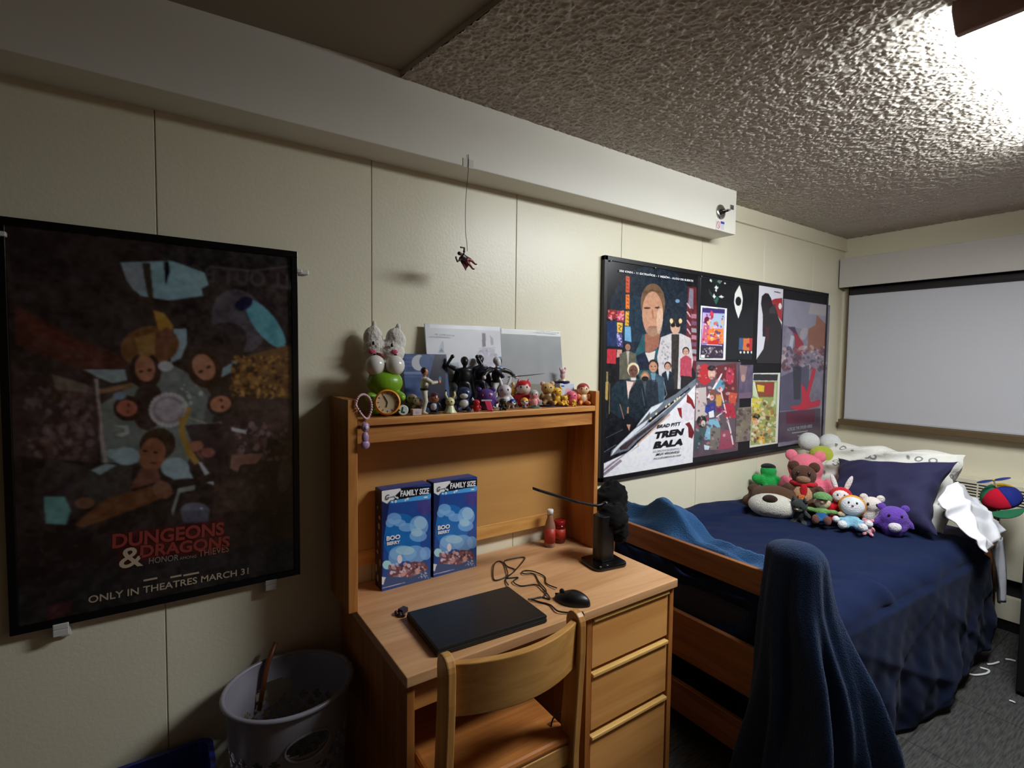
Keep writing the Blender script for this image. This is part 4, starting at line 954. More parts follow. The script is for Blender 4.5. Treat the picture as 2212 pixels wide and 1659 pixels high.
# standing people: plain painted figures
SK = (190, 140, 112)
def person(cx, cy, r, skin, hair, coat, shirt, hgt, wid, lapel=None):
    A.poly([(cx-wid, cy+hgt), (cx-wid*.95, cy+r*2.1), (cx-r*.7, cy+r*1.35), (cx+r*.7, cy+r*1.35), (cx+wid*.95, cy+r*2.1), (cx+wid, cy+hgt)], coat)
    A.poly([(cx-r*.45, cy+r*1.2), (cx+r*.45, cy+r*1.2), (cx+r*.1, cy+hgt*.62)], shirt)
    if lapel: A.line([(cx-r*.5, cy+r*1.3), (cx-r*.1, cy+hgt*.6)], r*.16, lapel); A.line([(cx+r*.5, cy+r*1.3), (cx+r*.2, cy+hgt*.6)], r*.16, lapel)
    A.ell(cx, cy-r*.12, r*.98, r*1.15, hair); A.ell(cx, cy+r*.12, r*.76, r*.98, skin)
    A.ell(cx-r*.32, cy, r*.16, r*.07, (40, 28, 26)); A.ell(cx+r*.32, cy, r*.16, r*.07, (40, 28, 26)); A.line([(cx-r*.2, cy+r*.6), (cx+r*.2, cy+r*.6)], r*.09, (90, 50, 44)); A.line([(cx, cy+.05*r), (cx+.06*r, cy+r*.35)], r*.07, (140, 96, 76))
A.poly([(400, 1250), (520, 960), (560, 1000), (700, 1060), (720, 1260), (640, 1659), (500, 1659), (440, 1400)], (40, 84, 92))
A.poly([(540, 960), (740, 940), (720, 1120), (600, 1210), (550, 1180)], (150, 96, 76)); A.poly([(530, 1190), (600, 1200), (680, 1170), (640, 1400), (560, 1330)], (214, 206, 200))
A.poly([(430, 1240), (540, 1180), (600, 1330), (640, 1420), (470, 1420)], (26, 32, 54))
A.ell(650, 560, 158, 250, (112, 84, 62)); A.ell(645, 700, 135, 290, SK); A.poly([(520, 420), (640, 380), (770, 420), (790, 620), (770, 440), (640, 410), (530, 470)], (96, 70, 50))
A.ell(575, 625, 42, 13, (70, 46, 38)); A.ell(715, 620, 42, 13, (70, 46, 38)); A.line([(640, 640), (650, 760)], 22, (164, 112, 88)); A.ell(650, 870, 62, 16, (140, 84, 70)); A.ell(645, 930, 90, 70, (140, 110, 90), 0, .6); A.ell(735, 780, 40, 180, (220, 190, 168), 4, .6)
A.poly([(750, 1000), (880, 950), (1000, 950), (1130, 1010), (1160, 1300), (1100, 1659), (740, 1659), (700, 1250)], (196, 190, 192)); A.poly([(885, 960), (985, 960), (960, 1659), (880, 1659)], (48, 42, 40))
A.ell(935, 860, 64, 100, (196, 156, 132)); A.ell(938, 790, 66, 40, (46, 38, 36)); A.ell(905, 845, 30, 26, (20, 18, 18)); A.ell(968, 845, 30, 26, (20, 18, 18)); A.ell(885, 790, 22, 32, (226, 200, 150)); A.ell(1000, 790, 22, 32, (226, 200, 150)); A.speck([(740, 1040), (860, 1350)], 40, 4, 12, [(130, 126, 134)], 35, .7)
person(325, 1120, 44, (170, 120, 96), (30, 26, 28), (92, 90, 76), (180, 170, 160), 420, 110)
person(1068, 1180, 46, (196, 150, 130), (34, 26, 28), (176, 66, 86), (176, 66, 86), 330, 75); A.poly([(1005, 1490), (1130, 1500), (1120, 1659), (1000, 1659)], (30, 26, 28))
person(835, 1370, 46, (198, 150, 124), (24, 22, 26), (24, 32, 44), (190, 200, 210), 300, 80)
person(395, 1420, 78, (104, 70, 60), (226, 206, 170), (30, 60, 70), (226, 200, 190), 560, 210, (70, 110, 120))
person(650, 1370, 70, (184, 134, 106), (40, 30, 30), (60, 84, 100), (110, 140, 160), 560, 150); person(545, 1510, 60, (196, 146, 116), (150, 108, 76), (30, 40, 50), (120, 150, 160), 400, 120); A.ell(545, 1530, 46, 34, (24, 24, 28))
A.poly([(45, 1420), (110, 1430), (100, 1659), (45, 1659)], (24, 26, 30)); A.poly([(50, 1440), (75, 1440), (70, 1659), (48, 1659)], (170, 150, 90), .8)
A.src = (1300, 820, 7.543)
A.poly([(20, 60), (380, 10), (880, 0), (900, 400), (560, 760), (400, 860), (100, 1200), (20, 1300)], (24, 28, 36), .55)
A.poly([(150, 120), (250, 30), (400, 0), (420, 560), (300, 640), (130, 520)], (28, 44, 54)); A.poly([(430, 560), (440, 200), (540, 40), (680, 150), (700, 480), (560, 700)], (26, 36, 46)); A.poly([(720, 20), (900, 40), (920, 380), (740, 430), (700, 200)], (34, 42, 54))
A.poly([(390, 20), (510, 40), (440, 200), (420, 330)], (224, 196, 186)); A.poly([(405, 450), (430, 440), (430, 550), (400, 545)], (200, 140, 100), .8); A.poly([(395, 730), (460, 730), (440, 840)], (190, 140, 110)); A.line([(285, 400), (320, 520), (350, 640)], 18, (170, 120, 100), .8)
A.poly([(40, 40), (100, 30), (85, 340), (45, 320)], (190, 160, 90), .9); A.line([(118, 60), (112, 560)], 14, (150, 130, 80), .7); A.line([(15, 1190), (230, 1060)], 8, (150, 160, 170), .7); A.line([(60, 950), (340, 810)], 6, (120, 130, 140), .7); A.line([(640, 140), (690, 430)], 6, (120, 150, 170), .7); A.line([(1000, 30), (1050, 240), (1000, 310)], 8, (190, 200, 200), .7)
# white lower right corner and the silver train
A.poly([(0, 1659), (0, 1380), (430, 1180), (1000, 640), (1530, 60), (1530, 1500), (1480, 1390)], (232, 230, 240)); A.poly([(0, 1640), (500, 1540), (1530, 1380), (1560, 1500), (0, 1659)], (232, 230, 240))
A.poly([(135, 1250), (150, 1160), (540, 790), (620, 660), (800, 440), (960, 370), (1200, 230), (1530, -30), (1530, 70), (1260, 370), (1090, 540), (860, 760), (560, 1010), (430, 1150), (250, 1200)], (104, 112, 124))
A.poly([(150, 1240), (180, 1150), (520, 810), (760, 640), (700, 740), (320, 1060), (200, 1190)], (216, 218, 224)); A.poly([(560, 760), (640, 650), (800, 450), (1000, 360), (900, 470), (780, 560)], (214, 220, 226)); A.poly([(600, 740), (780, 520), (760, 640), (640, 720)], (84, 84, 86))
A.poly([(740, 680), (1100, 390), (1420, 130), (1430, 150), (1140, 400), (780, 700)], (20, 20, 26)); A.poly([(280, 1110), (700, 800), (1060, 540), (880, 720), (520, 1000), (400, 1130), (300, 1150)], (62, 48, 52)); A.line([(560, 1060), (860, 790), (1100, 560)], 26, (196, 148, 120), .8); A.line([(240, 1110), (700, 770), (1050, 480), (1350, 220)], 9, (226, 230, 236))
for q in ((790, 630), (880, 555), (1040, 440), (1090, 405), (1180, 345), (1220, 312), (1260, 290)): A.poly([(q[0]-22, q[1]+4), (q[0]+6, q[1]-24), (q[0]+20, q[1]-8), (q[0]-6, q[1]+22)], (240, 220, 170))
A.poly([(0, 1480), (160, 1350), (600, 1050), (600, 1080), (330, 1270), (20, 1560)], (120, 104, 120), .8); A.line([(20, 1520), (400, 1210), (590, 1060)], 20, (246, 244, 250), .8); A.poly([(0, 1540), (300, 1300), (330, 1330), (40, 1570)], (110, 96, 110), .7)
A.ell(1400, 520, 130, 150, (222, 214, 222)); A.poly([(1380, 230), (1470, 330), (1515, 470), (1490, 480), (1440, 400), (1370, 370)], (132, 34, 38)); A.poly([(1220, 460), (1290, 460), (1300, 640), (1260, 590)], (140, 34, 40)); A.poly([(1350, 720), (1420, 690), (1460, 760), (1500, 860), (1470, 960), (1410, 940), (1400, 780)], (110, 30, 36))
A.mottle(.06, 6, 84).mottle(.06, 2.5, 85)
A.build('print', SHEETG, t, gain=1.1, warp=lambda u, v: .004*np.sin(v*3.1)*(u > -1), thick=.0006)
# (sheet surface lies 0-4 mm in front of the board)
INK = mat('print_black', (16, 16, 22), .45); WINK = mat('print_white', (232, 232, 232), .45); GINK = mat('print_light_grey', (160, 160, 168), .5)
PB = (1, -.025)
ptext(T1, 'BRAD PITT', 1419, 925, 1470, 918, 7, INK, PB, bold=.015, shear=.15)
ptext(T1, 'TREN', 1413, 947, 1476, 938, 13, INK, PB, bold=.045, shear=.2)
ptext(T1, 'BALA', 1411, 968, 1474, 960, 13, INK, PB, bold=.045, shear=.2)
ptext(T1, 'DEL DIRECTOR DE DEADPOOL 2', 1411, 977, 1470, 970, 4, GINK, PB, bold=.01)
ptext(T1, 'MUY PRONTO', 1417, 984, 1467, 978, 4.5, INK, PB, bold=.02, shear=.2)
ptext(T1, 'EXCLUSIVAMENTE EN CINES', 1412, 992, 1471, 984, 2.8, INK, PB, bold=.01, shear=.1)
ptext(T1, '350 KM/H - 11 EXTRAÑOS - 1 MISIÓN - ALGO DE SUERTE', 1337, 587, 1497, 609, 4.4, WINK, PB, bold=.03)
# --- others on the board
def small(name, lab, px0, py0, px1, py1, bg, y=PY, step=.0032):
    a = ppos(px0, py0, y); b_ = ppos(px1, py1, y); return sheet(name, lab, 'poster', a[0], a[1], b_[0], b_[1], bg, y, step)
# dark poster with the white almond eye
A, t = sheet('black_poster', 'black poster with a white almond shape round a black disc', 'poster', 2.405, 2.0, 2.925, 1.56, (22, 24, 28))
A.src = (1500, 580, 7.373); A.mottle(.03, 20, 6)
A.poly([(720, 265), (755, 380), (772, 490), (755, 640), (700, 800), (655, 660), (630, 540), (645, 400), (680, 330)], (236, 234, 228)); A.ell(700, 522, 46, 74, (20, 20, 24))
for c_ in ((265, 185, 26, 34), (400, 200, 40, 44), (488, 235, 22, 14), (352, 300, 36, 34), (345, 345, 18, 30), (315, 440, 30, 40), (430, 448, 44, 24)):
    A.poly([(c_[0], c_[1]-c_[3]), (c_[0]+c_[2]*.4, c_[1]-c_[3]*.2), (c_[0]+c_[2], c_[1]), (c_[0]+c_[2]*.2, c_[1]+c_[3]), (c_[0]-c_[2], c_[1]+.2*c_[3])], (222, 232, 230))
A.poly([(300, 480), (345, 580), (390, 480), (360, 440), (330, 500)], (40, 96, 78)); A.poly([(230, 330), (280, 400), (300, 470), (240, 400)], (44, 64, 60)); A.poly([(250, 150), (330, 130), (440, 150), (420, 260), (300, 240)], (24, 50, 46), .6)
A.poly([(715, 1105), (780, 1110), (770, 1300), (705, 1290)], (64, 92, 134)); A.poly([(780, 1110), (880, 1110), (870, 1310), (770, 1300)], (216, 116, 66)); A.poly([(880, 1110), (950, 1115), (940, 1310), (870, 1310)], (190, 50, 56)); A.ell(855, 1225, 26, 34, (140, 40, 30))
for k in range(4): A.ell(736+k*58, 1335, 16, 20, (230, 226, 222))
A.build('print', SHEETG, t, gain=1.1, thick=.0006)
# small white bordered bright print
A, t = small('game_poster', 'small white bordered violet and orange print pinned near the top', 1514, 660, 1567, 778, (236, 236, 240), -.0225)
A.src = (1500, 580, 7.373)
A.poly([(125, 620), (485, 650), (458, 1425), (92, 1430)], (60, 46, 110)); A.poly([(130, 700), (480, 720), (470, 1180), (108, 1190)], (196, 170, 214)); A.poly([(240, 720), (480, 720), (470, 940), (220, 930)], (170, 190, 214))
A.poly([(270, 660), (310, 720), (290, 800), (240, 730)], (214, 60, 90)); A.ell(200, 830, 44, 66, (110, 26, 44)); A.poly([(150, 900), (240, 900), (260, 1180), (110, 1180)], (206, 90, 120), .9); A.poly([(230, 960), (460, 960), (460, 1200), (240, 1190), (200, 1080)], (232, 130, 60)); A.poly([(220, 1150), (400, 1130), (380, 1230), (210, 1210)], (200, 50, 40))
A.speck([(130, 740), (460, 1190)], 70, 7, 24, [(240, 220, 230), (226, 90, 70), (250, 180, 90), (120, 70, 160), (90, 60, 110), (180, 40, 60)], 41, .8)
A.poly([(105, 1235), (458, 1240), (452, 1430), (92, 1432)], (54, 44, 58)); A.speck([(120, 1260), (440, 1400)], 40, 6, 18, [(130, 130, 150), (90, 70, 80), (220, 190, 190)], 42, .8); A.poly([(105, 1375), (168, 1375), (165, 1425), (100, 1422)], (236, 236, 240)); A.line([(110, 1205), (440, 1225)], 10, (240, 220, 240))
A.build('print', SHEETG, t, gain=1.1, thick=.0005)
# crowded comic print
A, t = small('comic_poster', 'crowded comic print in red, blue and grey below the bright one', 1502, 781, 1594, 974, (92, 78, 88))
A.src = (1490, 760, 7.373)
A.mottle(.05, 12, 9)
A.poly([(100, 580), (260, 560), (280, 1000), (90, 1100)], (196, 182, 180)); A.ell(240, 360, 110, 170, (184, 44, 50)); A.ell(350, 340, 60, 100, (216, 170, 150)); A.ell(350, 260, 70, 44, (34, 26, 34))
A.poly([(420, 220), (740, 180), (760, 800), (520, 760), (430, 500)], (104, 40, 44)); A.ell(640, 390, 66, 130, (186, 46, 76)); A.poly([(620, 640), (760, 660), (720, 860), (620, 800)], (196, 80, 60))
A.ell(480, 540, 78, 100, (92, 148, 180)); A.ell(485, 600, 42, 44, (226, 190, 186)); A.poly([(270, 730), (500, 350), (520, 340), (500, 400), (310, 740)], (236, 226, 232)); A.poly([(420, 680), (520, 680), (500, 860), (420, 860)], (204, 150, 70)); A.ell(370, 660, 56, 64, (130, 74, 56)); A.ell(350, 730, 36, 44, (220, 176, 160))
A.poly([(250, 850), (400, 800), (410, 960), (300, 1000), (240, 960)], (44, 62, 144)); A.poly([(300, 960), (380, 930), (390, 1040), (310, 1050)], (232, 232, 236)); A.poly([(420, 860), (560, 880), (560, 1000), (430, 960)], (120, 40, 84)); A.poly([(560, 820), (700, 820), (740, 1060), (560, 1040)], (176, 44, 66))
A.ell(190, 1110, 80, 100, (30, 30, 34)); A.ell(215, 1140, 36, 50, (200, 190, 182)); A.poly([(90, 1220), (260, 1200), (220, 1420), (80, 1600)], (60, 84, 88)); A.poly([(310, 1080), (440, 1060), (490, 1200), (440, 1210), (370, 1150), (330, 1400), (220, 1400)], (126, 178, 204)); A.poly([(225, 1480), (320, 1500), (300, 1560), (235, 1560)], (200, 220, 230)); A.poly([(330, 1210), (490, 1200), (480, 1560), (320, 1560)], (118, 112, 106))
A.poly([(500, 1240), (640, 1250), (700, 1520), (460, 1560)], (150, 70, 90)); A.line([(590, 1040), (650, 1260), (690, 1480)], 22, (228, 214, 224)); A.line([(500, 640), (580, 980)], 20, (224, 208, 214)); A.line([(420, 1040), (560, 940)], 16, (230, 226, 232))
A.speck([(110, 240), (740, 1540)], 170, 8, 26, [(206, 150, 140), (120, 40, 50), (180, 60, 80), (90, 84, 90), (230, 210, 206), (60, 40, 50)], 43, .55)
A.build('print', SHEETG, t, gain=1.1, thick=.0006)
# torn grey strips
A, t = small('torn_print', 'upper of two torn dusky violet print pieces beside the comic print', 1597, 788, 1625, 860, (92, 80, 104), -.0212)
A.src = (1490, 760, 7.373); A.mottle(.07, 8, 12); A.poly([(790, 210), (920, 230), (880, 460), (820, 470)], (150, 116, 116), .9); A.ell(850, 420, 34, 60, (196, 160, 130), 0, .7); A.poly([(780, 660), (980, 640), (970, 760), (770, 760)], (120, 92, 116), .8); A.build('print', SHEETG, t, gain=1.1, thick=.0005)
A, t = small('torn_print', 'lower of two torn print pieces, mottled olive and grey, beside the comic print', 1591, 881, 1621, 952, (120, 108, 104), -.0212)
A.src = (1490, 760, 7.373); A.speck([(740, 900), (960, 1400)], 80, 10, 34, [(92, 86, 72), (150, 136, 130), (80, 62, 66), (128, 118, 96)], 44, .7); A.build('print', SHEETG, t, gain=1.1, thick=.0005)
# cloak silhouette
A, t = small('cloak_poster', 'pale print of a dark cloaked silhouette against white and red', 1640, 616, 1686, 785, (222, 220, 230))
A.src = (1500, 580, 7.373)
A.poly([(1290, 480), (1400, 470), (1400, 860), (1330, 760), (1300, 700), (1180, 560), (1240, 500)], (168, 50, 56)); A.ell(1365, 600, 26, 50, (230, 226, 232))
A.poly([(1075, 440), (1130, 390), (1180, 400), (1225, 480), (1240, 560), (1300, 640), (1330, 760), (1390, 900), (1400, 1520), (940, 1520), (1100, 1280), (1130, 1090), (1085, 1080), (1090, 740), (1060, 560)], (40, 34, 40)); A.poly([(1130, 920), (1190, 930), (1180, 1180), (1140, 1140)], (76, 30, 40), .9); A.poly([(1190, 640), (1290, 560), (1300, 720), (1200, 720)], (66, 60, 66), .8)
A.build('print', SHEETG, t, gain=1.1, thick=.0006)
ptext(t, 'mother', 1672, 631, 1686, 634, 3.5, mat('print_dark_red', (120, 50, 60), .5), (1, -.0203), bold=.01)
# yellow-green print
A, t = small('game_poster', 'yellow green print with thin white border at the bottom of the board', 1625, 806, 1680, 958, (222, 222, 214), -.0205)
A.src = (1490, 760, 7.373)
A.poly([(1018, 355), (1405, 360), (1395, 460), (1010, 455)], (40, 40, 44)); A.poly([(1005, 465), (1400, 470), (1360, 1440), (965, 1490)], (150, 162, 96)); A.poly([(1040, 480), (1360, 480), (1330, 720), (1080, 720)], (128, 70, 44)); A.poly([(1070, 520), (1190, 540), (1180, 640), (1080, 630)], (220, 190, 50)); A.poly([(1190, 510), (1330, 490), (1320, 680), (1200, 680)], (164, 50, 48))
A.poly([(1000, 740), (1160, 740), (1100, 900), (980, 900)], (206, 196, 60)); A.poly([(1000, 480), (1040, 480), (1080, 740), (1010, 700)], (200, 214, 180)); A.poly([(1350, 480), (1390, 490), (1370, 860), (1330, 800)], (190, 206, 160)); A.ell(1060, 1040, 60, 60, (40, 34, 34)); A.ell(1050, 1120, 50, 60, (216, 170, 130)); A.ell(1145, 1400, 60, 70, (226, 160, 40))
A.speck([(990, 780), (1370, 1440)], 150, 8, 30, [(220, 190, 90), (206, 150, 96), (120, 120, 70), (90, 60, 50), (230, 214, 180), (190, 110, 60), (226, 226, 206)], 45, .75); A.line([(1020, 480), (1100, 760)], 14, (230, 238, 214), .8)
A.build('print', SHEETG, t, gain=1.1, thick=.0006)
# painted purple-grey sheet
A, t = small('painted_poster', 'violet grey painted print with a red shape, at the right end of the board', 1693, 645, 1781, 949, (128, 122, 140), -.0205)
A.src = (1500, 580, 7.373); A.mottle(.10, 22, 14).mottle(.07, 7, 15)
A.poly([(1440, 480), (2130, 580), (2100, 900), (1900, 1000), (1420, 900)], (150, 148, 166), .8); A.poly([(1850, 560), (2130, 590), (2110, 760), (1820, 720)], (184, 174, 168), .6); A.poly([(1950, 740), (2090, 880), (2090, 1300), (1800, 1320), (1820, 960), (1930, 900)], (150, 90, 66), .85)
A.poly([(1490, 940), (1600, 940), (1660, 1080), (1740, 1200), (1720, 1380), (1600, 1320), (1600, 1100), (1560, 1000)], (150, 46, 58)); A.poly([(1480, 930), (1600, 930), (1640, 1060), (1560, 1000)], (66, 54, 80)); A.ell(1740, 1040, 60, 100, (176, 168, 166), 20, .7); A.poly([(1540, 1060), (1590, 1080), (1560, 1300), (1500, 1280)], (196, 204, 214), .7)
A.speck([(1400, 1250), (2080, 1600)], 130, 12, 44, [(84, 52, 66), (150, 130, 146), (60, 54, 76), (196, 180, 176), (120, 60, 66)], 46, .65)
A.src = (1490, 760, 7.373)
A.poly([(1440, 400), (1900, 200), (1900, 900), (1420, 950)], (70, 66, 92), .75); A.poly([(1640, 240), (1780, 240), (1760, 760), (1660, 760)], (44, 44, 54), .8)
A.poly([(1770, 510), (1830, 560), (1860, 640), (1960, 260), (2010, 280), (1960, 480), (1900, 700), (1930, 800), (2080, 760), (2070, 860), (1760, 940), (1620, 900), (1600, 870), (1760, 850), (1790, 740)], (196, 36, 62)); A.poly([(1420, 960), (2080, 900), (2080, 1360), (1390, 1450)], (72, 54, 72), .8); A.poly([(1530, 960), (2000, 920), (1980, 1120), (1540, 1150)], (100, 36, 58), .7)
A.blur(1); A.build('print', SHEETG, t, gain=1.1, thick=.0006)
ptext(t, 'ACROSS THE SPIDER-VERSE', 1700, 931, 1754, 923, 6.5, GINK, (1, -.0212), bold=.02)
for k, (a, b_) in enumerate((((1711, 936), (1745, 931)), ((1723, 942), (1733, 940)))):
    p0, p1_ = at(*a, 1, -.0215), at(*b_, 1, -.0215); MB().box(p0.x, p1_.x, -.0215, -.0208, p0.z-.002, p0.z+.004).build('credit_mark', GINK, t, True)
# silver pins
for px_, py_, l_ in ((1319, 564, 'above the left end of the film poster'), (1415, 579, 'above the middle of the film poster'), (1515, 597, 'between the film poster and the black poster'), (1596, 779, 'below the black poster')):
    q_ = at(px_, py_, 1, -.0235); t = tag(MB().ell((q_.x, -.0265, q_.z), (.006, .003, .003), n=10).build('push_pin', CHROME, None, smooth=True), 'tiny silver pin '+l_, 'pin', 'silver pins on the black board')
# ------------------------------------------------------------------ band banner on the near wall (seen mirrored in the acrylic)
bn = thing('banner', 'black cloth banner with grey letters on the wall opposite, seen mirrored in the framed poster', 'banner', (.62, NEAR+.004, 1.5))
box('cloth', mat('banner_black', (20, 19, 21), .9, noise=.1), (.02, 1.3, NEAR+.001, NEAR+.004, 1.62, 2.41), bn)
Mb = Matrix(((-1, 0, 0), (0, 0, 1), (0, 1, 0))).to_4x4(); Mb.translation = (1.05, NEAR+.006, 2.11)
text_obj('lettering', 'FALL OUT BOY', mat('banner_grey', (205, 204, 206), .8), bn, Mb, size=.17, width=.98, bold=.02)

# ------------------------------------------------------------------ things on the hutch shelf
SZ = 1.3605
def leaning(name, lab, cat, x0, x1, hgt, yb, yt, bg, step=.0028):
    d = Vector((0, yb-yt, -math.sqrt(hgt*hgt-(yb-yt)**2))).normalized()
    O_ = Vector((x0, yb, SZ))-d*hgt
    return Art(O_, X, d, x1-x0, hgt, step, bg), thing(name, lab, cat, ((x0+x1)/2, yb, SZ)), d
A, t, d_ = leaning('record_sleeve', 'white square record sleeve with grey sketch art behind the small figures', 'record', .788, 1.108, .318, -.078, -.022, (208, 208, 214))
A.src = (920, 690, 7.135)
A.poly([(60, 50), (1190, 110), (1190, 190), (60, 130)], (238, 238, 242), .8); A.mottle(.04, 16, 51)
A.poly([(180, 520), (240, 340), (270, 330), (280, 520)], (170, 178, 190), .8); A.poly([(200, 500), (240, 440), (270, 500)], (90, 110, 136), .7)
A.poly([(850, 220), (900, 220), (915, 420), (860, 430)], (96, 86, 100), .8); A.poly([(970, 250), (1020, 300), (1030, 400), (990, 400)], (140, 132, 144), .6); A.line([(800, 450), (1050, 440)], 16, (190, 180, 196), .9)
A.poly([(780, 520), (880, 440), (1050, 460), (1060, 820), (900, 860), (760, 700)], (178, 172, 186), .7); A.poly([(1070, 580), (1200, 580), (1200, 740), (1070, 750)], (96, 128, 176)); A.line([(1090, 600), (1190, 710)], 34, (24, 30, 48)); A.line([(1190, 600), (1090, 710)], 34, (24, 30, 48))
A.poly([(300, 680), (500, 660), (520, 860), (300, 860)], (150, 168, 178), .6); A.poly([(290, 850), (540, 850), (540, 1100), (290, 1100)], (126, 146, 152), .8); A.line([(350, 970), (520, 930)], 12, (50, 66, 74)); A.poly([(740, 700), (950, 820), (940, 1060), (760, 1100)], (168, 196, 206), .8); A.speck([(780, 480), (1180, 900)], 50, 6, 26, [(216, 210, 220), (130, 120, 136), (150, 160, 180)], 52, .5)
A.build('print', SHEETG, t, gain=1.05, warp=lambda u, v: .012*(1-v)**2*u, thick=.003)
tx = MB(); 
for (a, b_, c_) in ((128, 190, 230), (205, 425, 240), (135, 290, 280)):
    p0, p1_ = at(920+a/7.135, 690+c_/7.135, 1, -.048), at(920+b_/7.135, 690+c_/7.135, 1, -.048)
    m_ = MB().box(p0.x, p1_.x, -.0493, -.0483, p0.z-.0016, p0.z+.0022); 
A2m = mat('print_mid_grey', (120, 120, 126), .5)
ptext(t, 'DR. COMPOSITION', 938, 724, 980, 727, 3.4, A2m, (1, -.043), lift=.004)
A, t, d_ = leaning('record_sleeve', 'plain grey square record sleeve with a white band along the top', 'record', 1.100, 1.425, .312, -.066, -.018, (150, 152, 154))
A.src = (920, 690, 7.135); A.poly([(1150, 60), (2120, 120), (2110, 270), (1150, 225)], (226, 226, 226)); A.mottle(.03, 14, 54); A.poly([(1200, 980), (2130, 1010), (2130, 1200), (1200, 1200)], (124, 118, 104), .8)
A.build('print', SHEETG, t, gain=1.0, warp=lambda u, v: .008*(1-v)**2, thick=.003)
ptext(t, 'GLOBAL CITIZENSHIP', 1156, 716, 1206, 721, 3, mat('print_light', (170, 170, 172), .5), (1, -.034), lift=.005)
A, t, d_ = leaning('booklet', 'dark blue booklet with a pale crescent moon leaning at the left of the shelf', 'book', .688, .858, .205, -.098, -.062, (52, 72, 116), .002)
A.src = (740, 680, 6.911); A.mottle(.12, 9, 55)
for yy in (640, 700, 760, 860, 920): A.line([(890, yy), (1300, yy+8)], 22, (78, 100, 148), .5)
A.ell(1140, 715, 110, 118, (176, 178, 186)); A.ell(1225, 700, 80, 100, (64, 84, 128)); A.poly([(1380, 590), (1540, 595), (1530, 1480), (1380, 1480), (1250, 1200), (1300, 900)], (22, 24, 44), .9); A.line([(890, 870), (1180, 870)], 40, (130, 146, 180), .6); A.ell(1455, 960, 20, 40, (110, 150, 190), 0, .7)
A.build('print', SHEETG, t, gain=1.1, thick=.004)
box('pages', WHITEPL, (.690, .694, -.098, -.090, SZ, SZ+.01), t)

def mmpx(px, y): return (at(px, 850, 1, y)-at(px, 851, 1, y)).z
def CR(name, lab, px, hpx, y, rotz=0, cat='figurine', **k):
    hh = hpx*mmpx(px, y); s = hh/.92; x = at(px, 870, 1, y).x
    k.setdefault('mk', plas)
    z = SZ+(.06*s if k.get('base') else 0)
    return critter(name, lab, cat, (x, y, z), (0, 0, rotz-.5), s, **k)
# crumpled white plush behind the clock
wx = at(829, 700, 1, -.07).x
t = thing('plush_toy', 'crumpled white two-eared plush with pink cheeks behind the green clock', 'soft toy', (wx, -.065, SZ), (0, 0, -.35))
b_ = MB(); b_.ell((0, 0, .10), (.05, .035, .10)); b_.ell((-.026, 0, .215), (.044, .034, .042)); b_.ell((.028, 0, .208), (.044, .034, .044)); b_.ell((-.034, .0, .256), (.032, .024, .038), (0, .15, 0)); b_.ell((.042, .0, .248), (.034, .024, .042), (0, -.3, 0)); b_.ell((-.03, 0, .298), (.008, .008, .016)); b_.ell((.05, 0, .292), (.009, .008, .016))
b_.build('body', fab('crumpled_white', (226, 220, 212), .9, 60, .2), t, remesh=.004)
for q in (-1, 1):
    MB().ell((q*.030-.002, -.036, .232-.003*q), (.0045, .004, .007), n=8).build('eye', plas((16, 16, 18)), t, smooth=True)
    MB().ell((q*.036, -.033, .207), (.012, .005, .008), n=10).build('cheek', plush_mat((226, 96, 130)), t, smooth=True)
MB().ell((-.008, -.034, .195), (.016, .005, .006), (0, .5, 0), n=10).build('mouth', plush_mat((150, 70, 66)), t, smooth=True)
# green twin-dome alarm clock
cx_ = at(834, 870, 1, -.13).x
ck = thing('alarm_clock', 'green toy alarm clock with two white domes on top and an orange dial', 'clock', (cx_, -.12, SZ), (0, 0, -.30))
GRN = plas((122, 168, 36)); 
b_ = MB(); b_.ell((0, 0, .105), (.058, .048, .045)); b_.ell((0, .005, .055), (.046, .040, .055))
for q in (-1, 1): b_.ell((q*.045, -.022, .062), (.018, .026, .016), (.3, 0, q*.5)); b_.ell((q*.03, -.01, .012), (.02, .03, .012))
b_.build('case', GRN, ck, remesh=.003)
for q in (-1, 1):
    d2 = MB().ell((q*.031, -.012, .162), (.032, .032, .034)).build('dome', mat('dome_white', (226, 222, 214), .2), ck, smooth=True)
    MB().ell((q*.033, -.012, .1955), (.006, .006, .005), n=12).build('dome_stud', BLACKG, d2, smooth=True)
Rx = Matrix.Translation((.004, -.058, .045)) @ Euler((math.pi/2-.12, 0, 0)).to_matrix().to_4x4()
MB().lathe([(.041, 0), (.041, .012), (.036, .016), (.035, .010), (.035, 0)], 32, Rx).build('dial_ring', plas((232, 150, 40)), ck, smooth=False)
dl = MB().lathe([(.0355, .006), (.0355, .0075)], 32, Rx).build('dial', mat('dial_cream', (214, 196, 160), .5), ck)
hm = MB()
for a in (.5, 2.9): hm.box(-.0012, .0012, 0, .024 if a < 1 else .016, .0082, .0092, Rx @ Matrix.Rotation(a, 4, 'Z'))
hm.build('hand', BLACK, dl)
nm_ = MB()
for k in range(12): nm_.box(-.0012, .0012, .026, .032, .0078, .0084, Rx @ Matrix.Rotation(k*math.pi/6, 4, 'Z'))
nm_.build('hour_mark', mat('hour_brown', (110, 84, 60), .5), dl)
MB().lathe([(.012, .165), (.016, .150), (.013, .148)], 12, Matrix.Translation((0, -.02, -.068)) ).build('collar', plas((200, 70, 40)), ck)
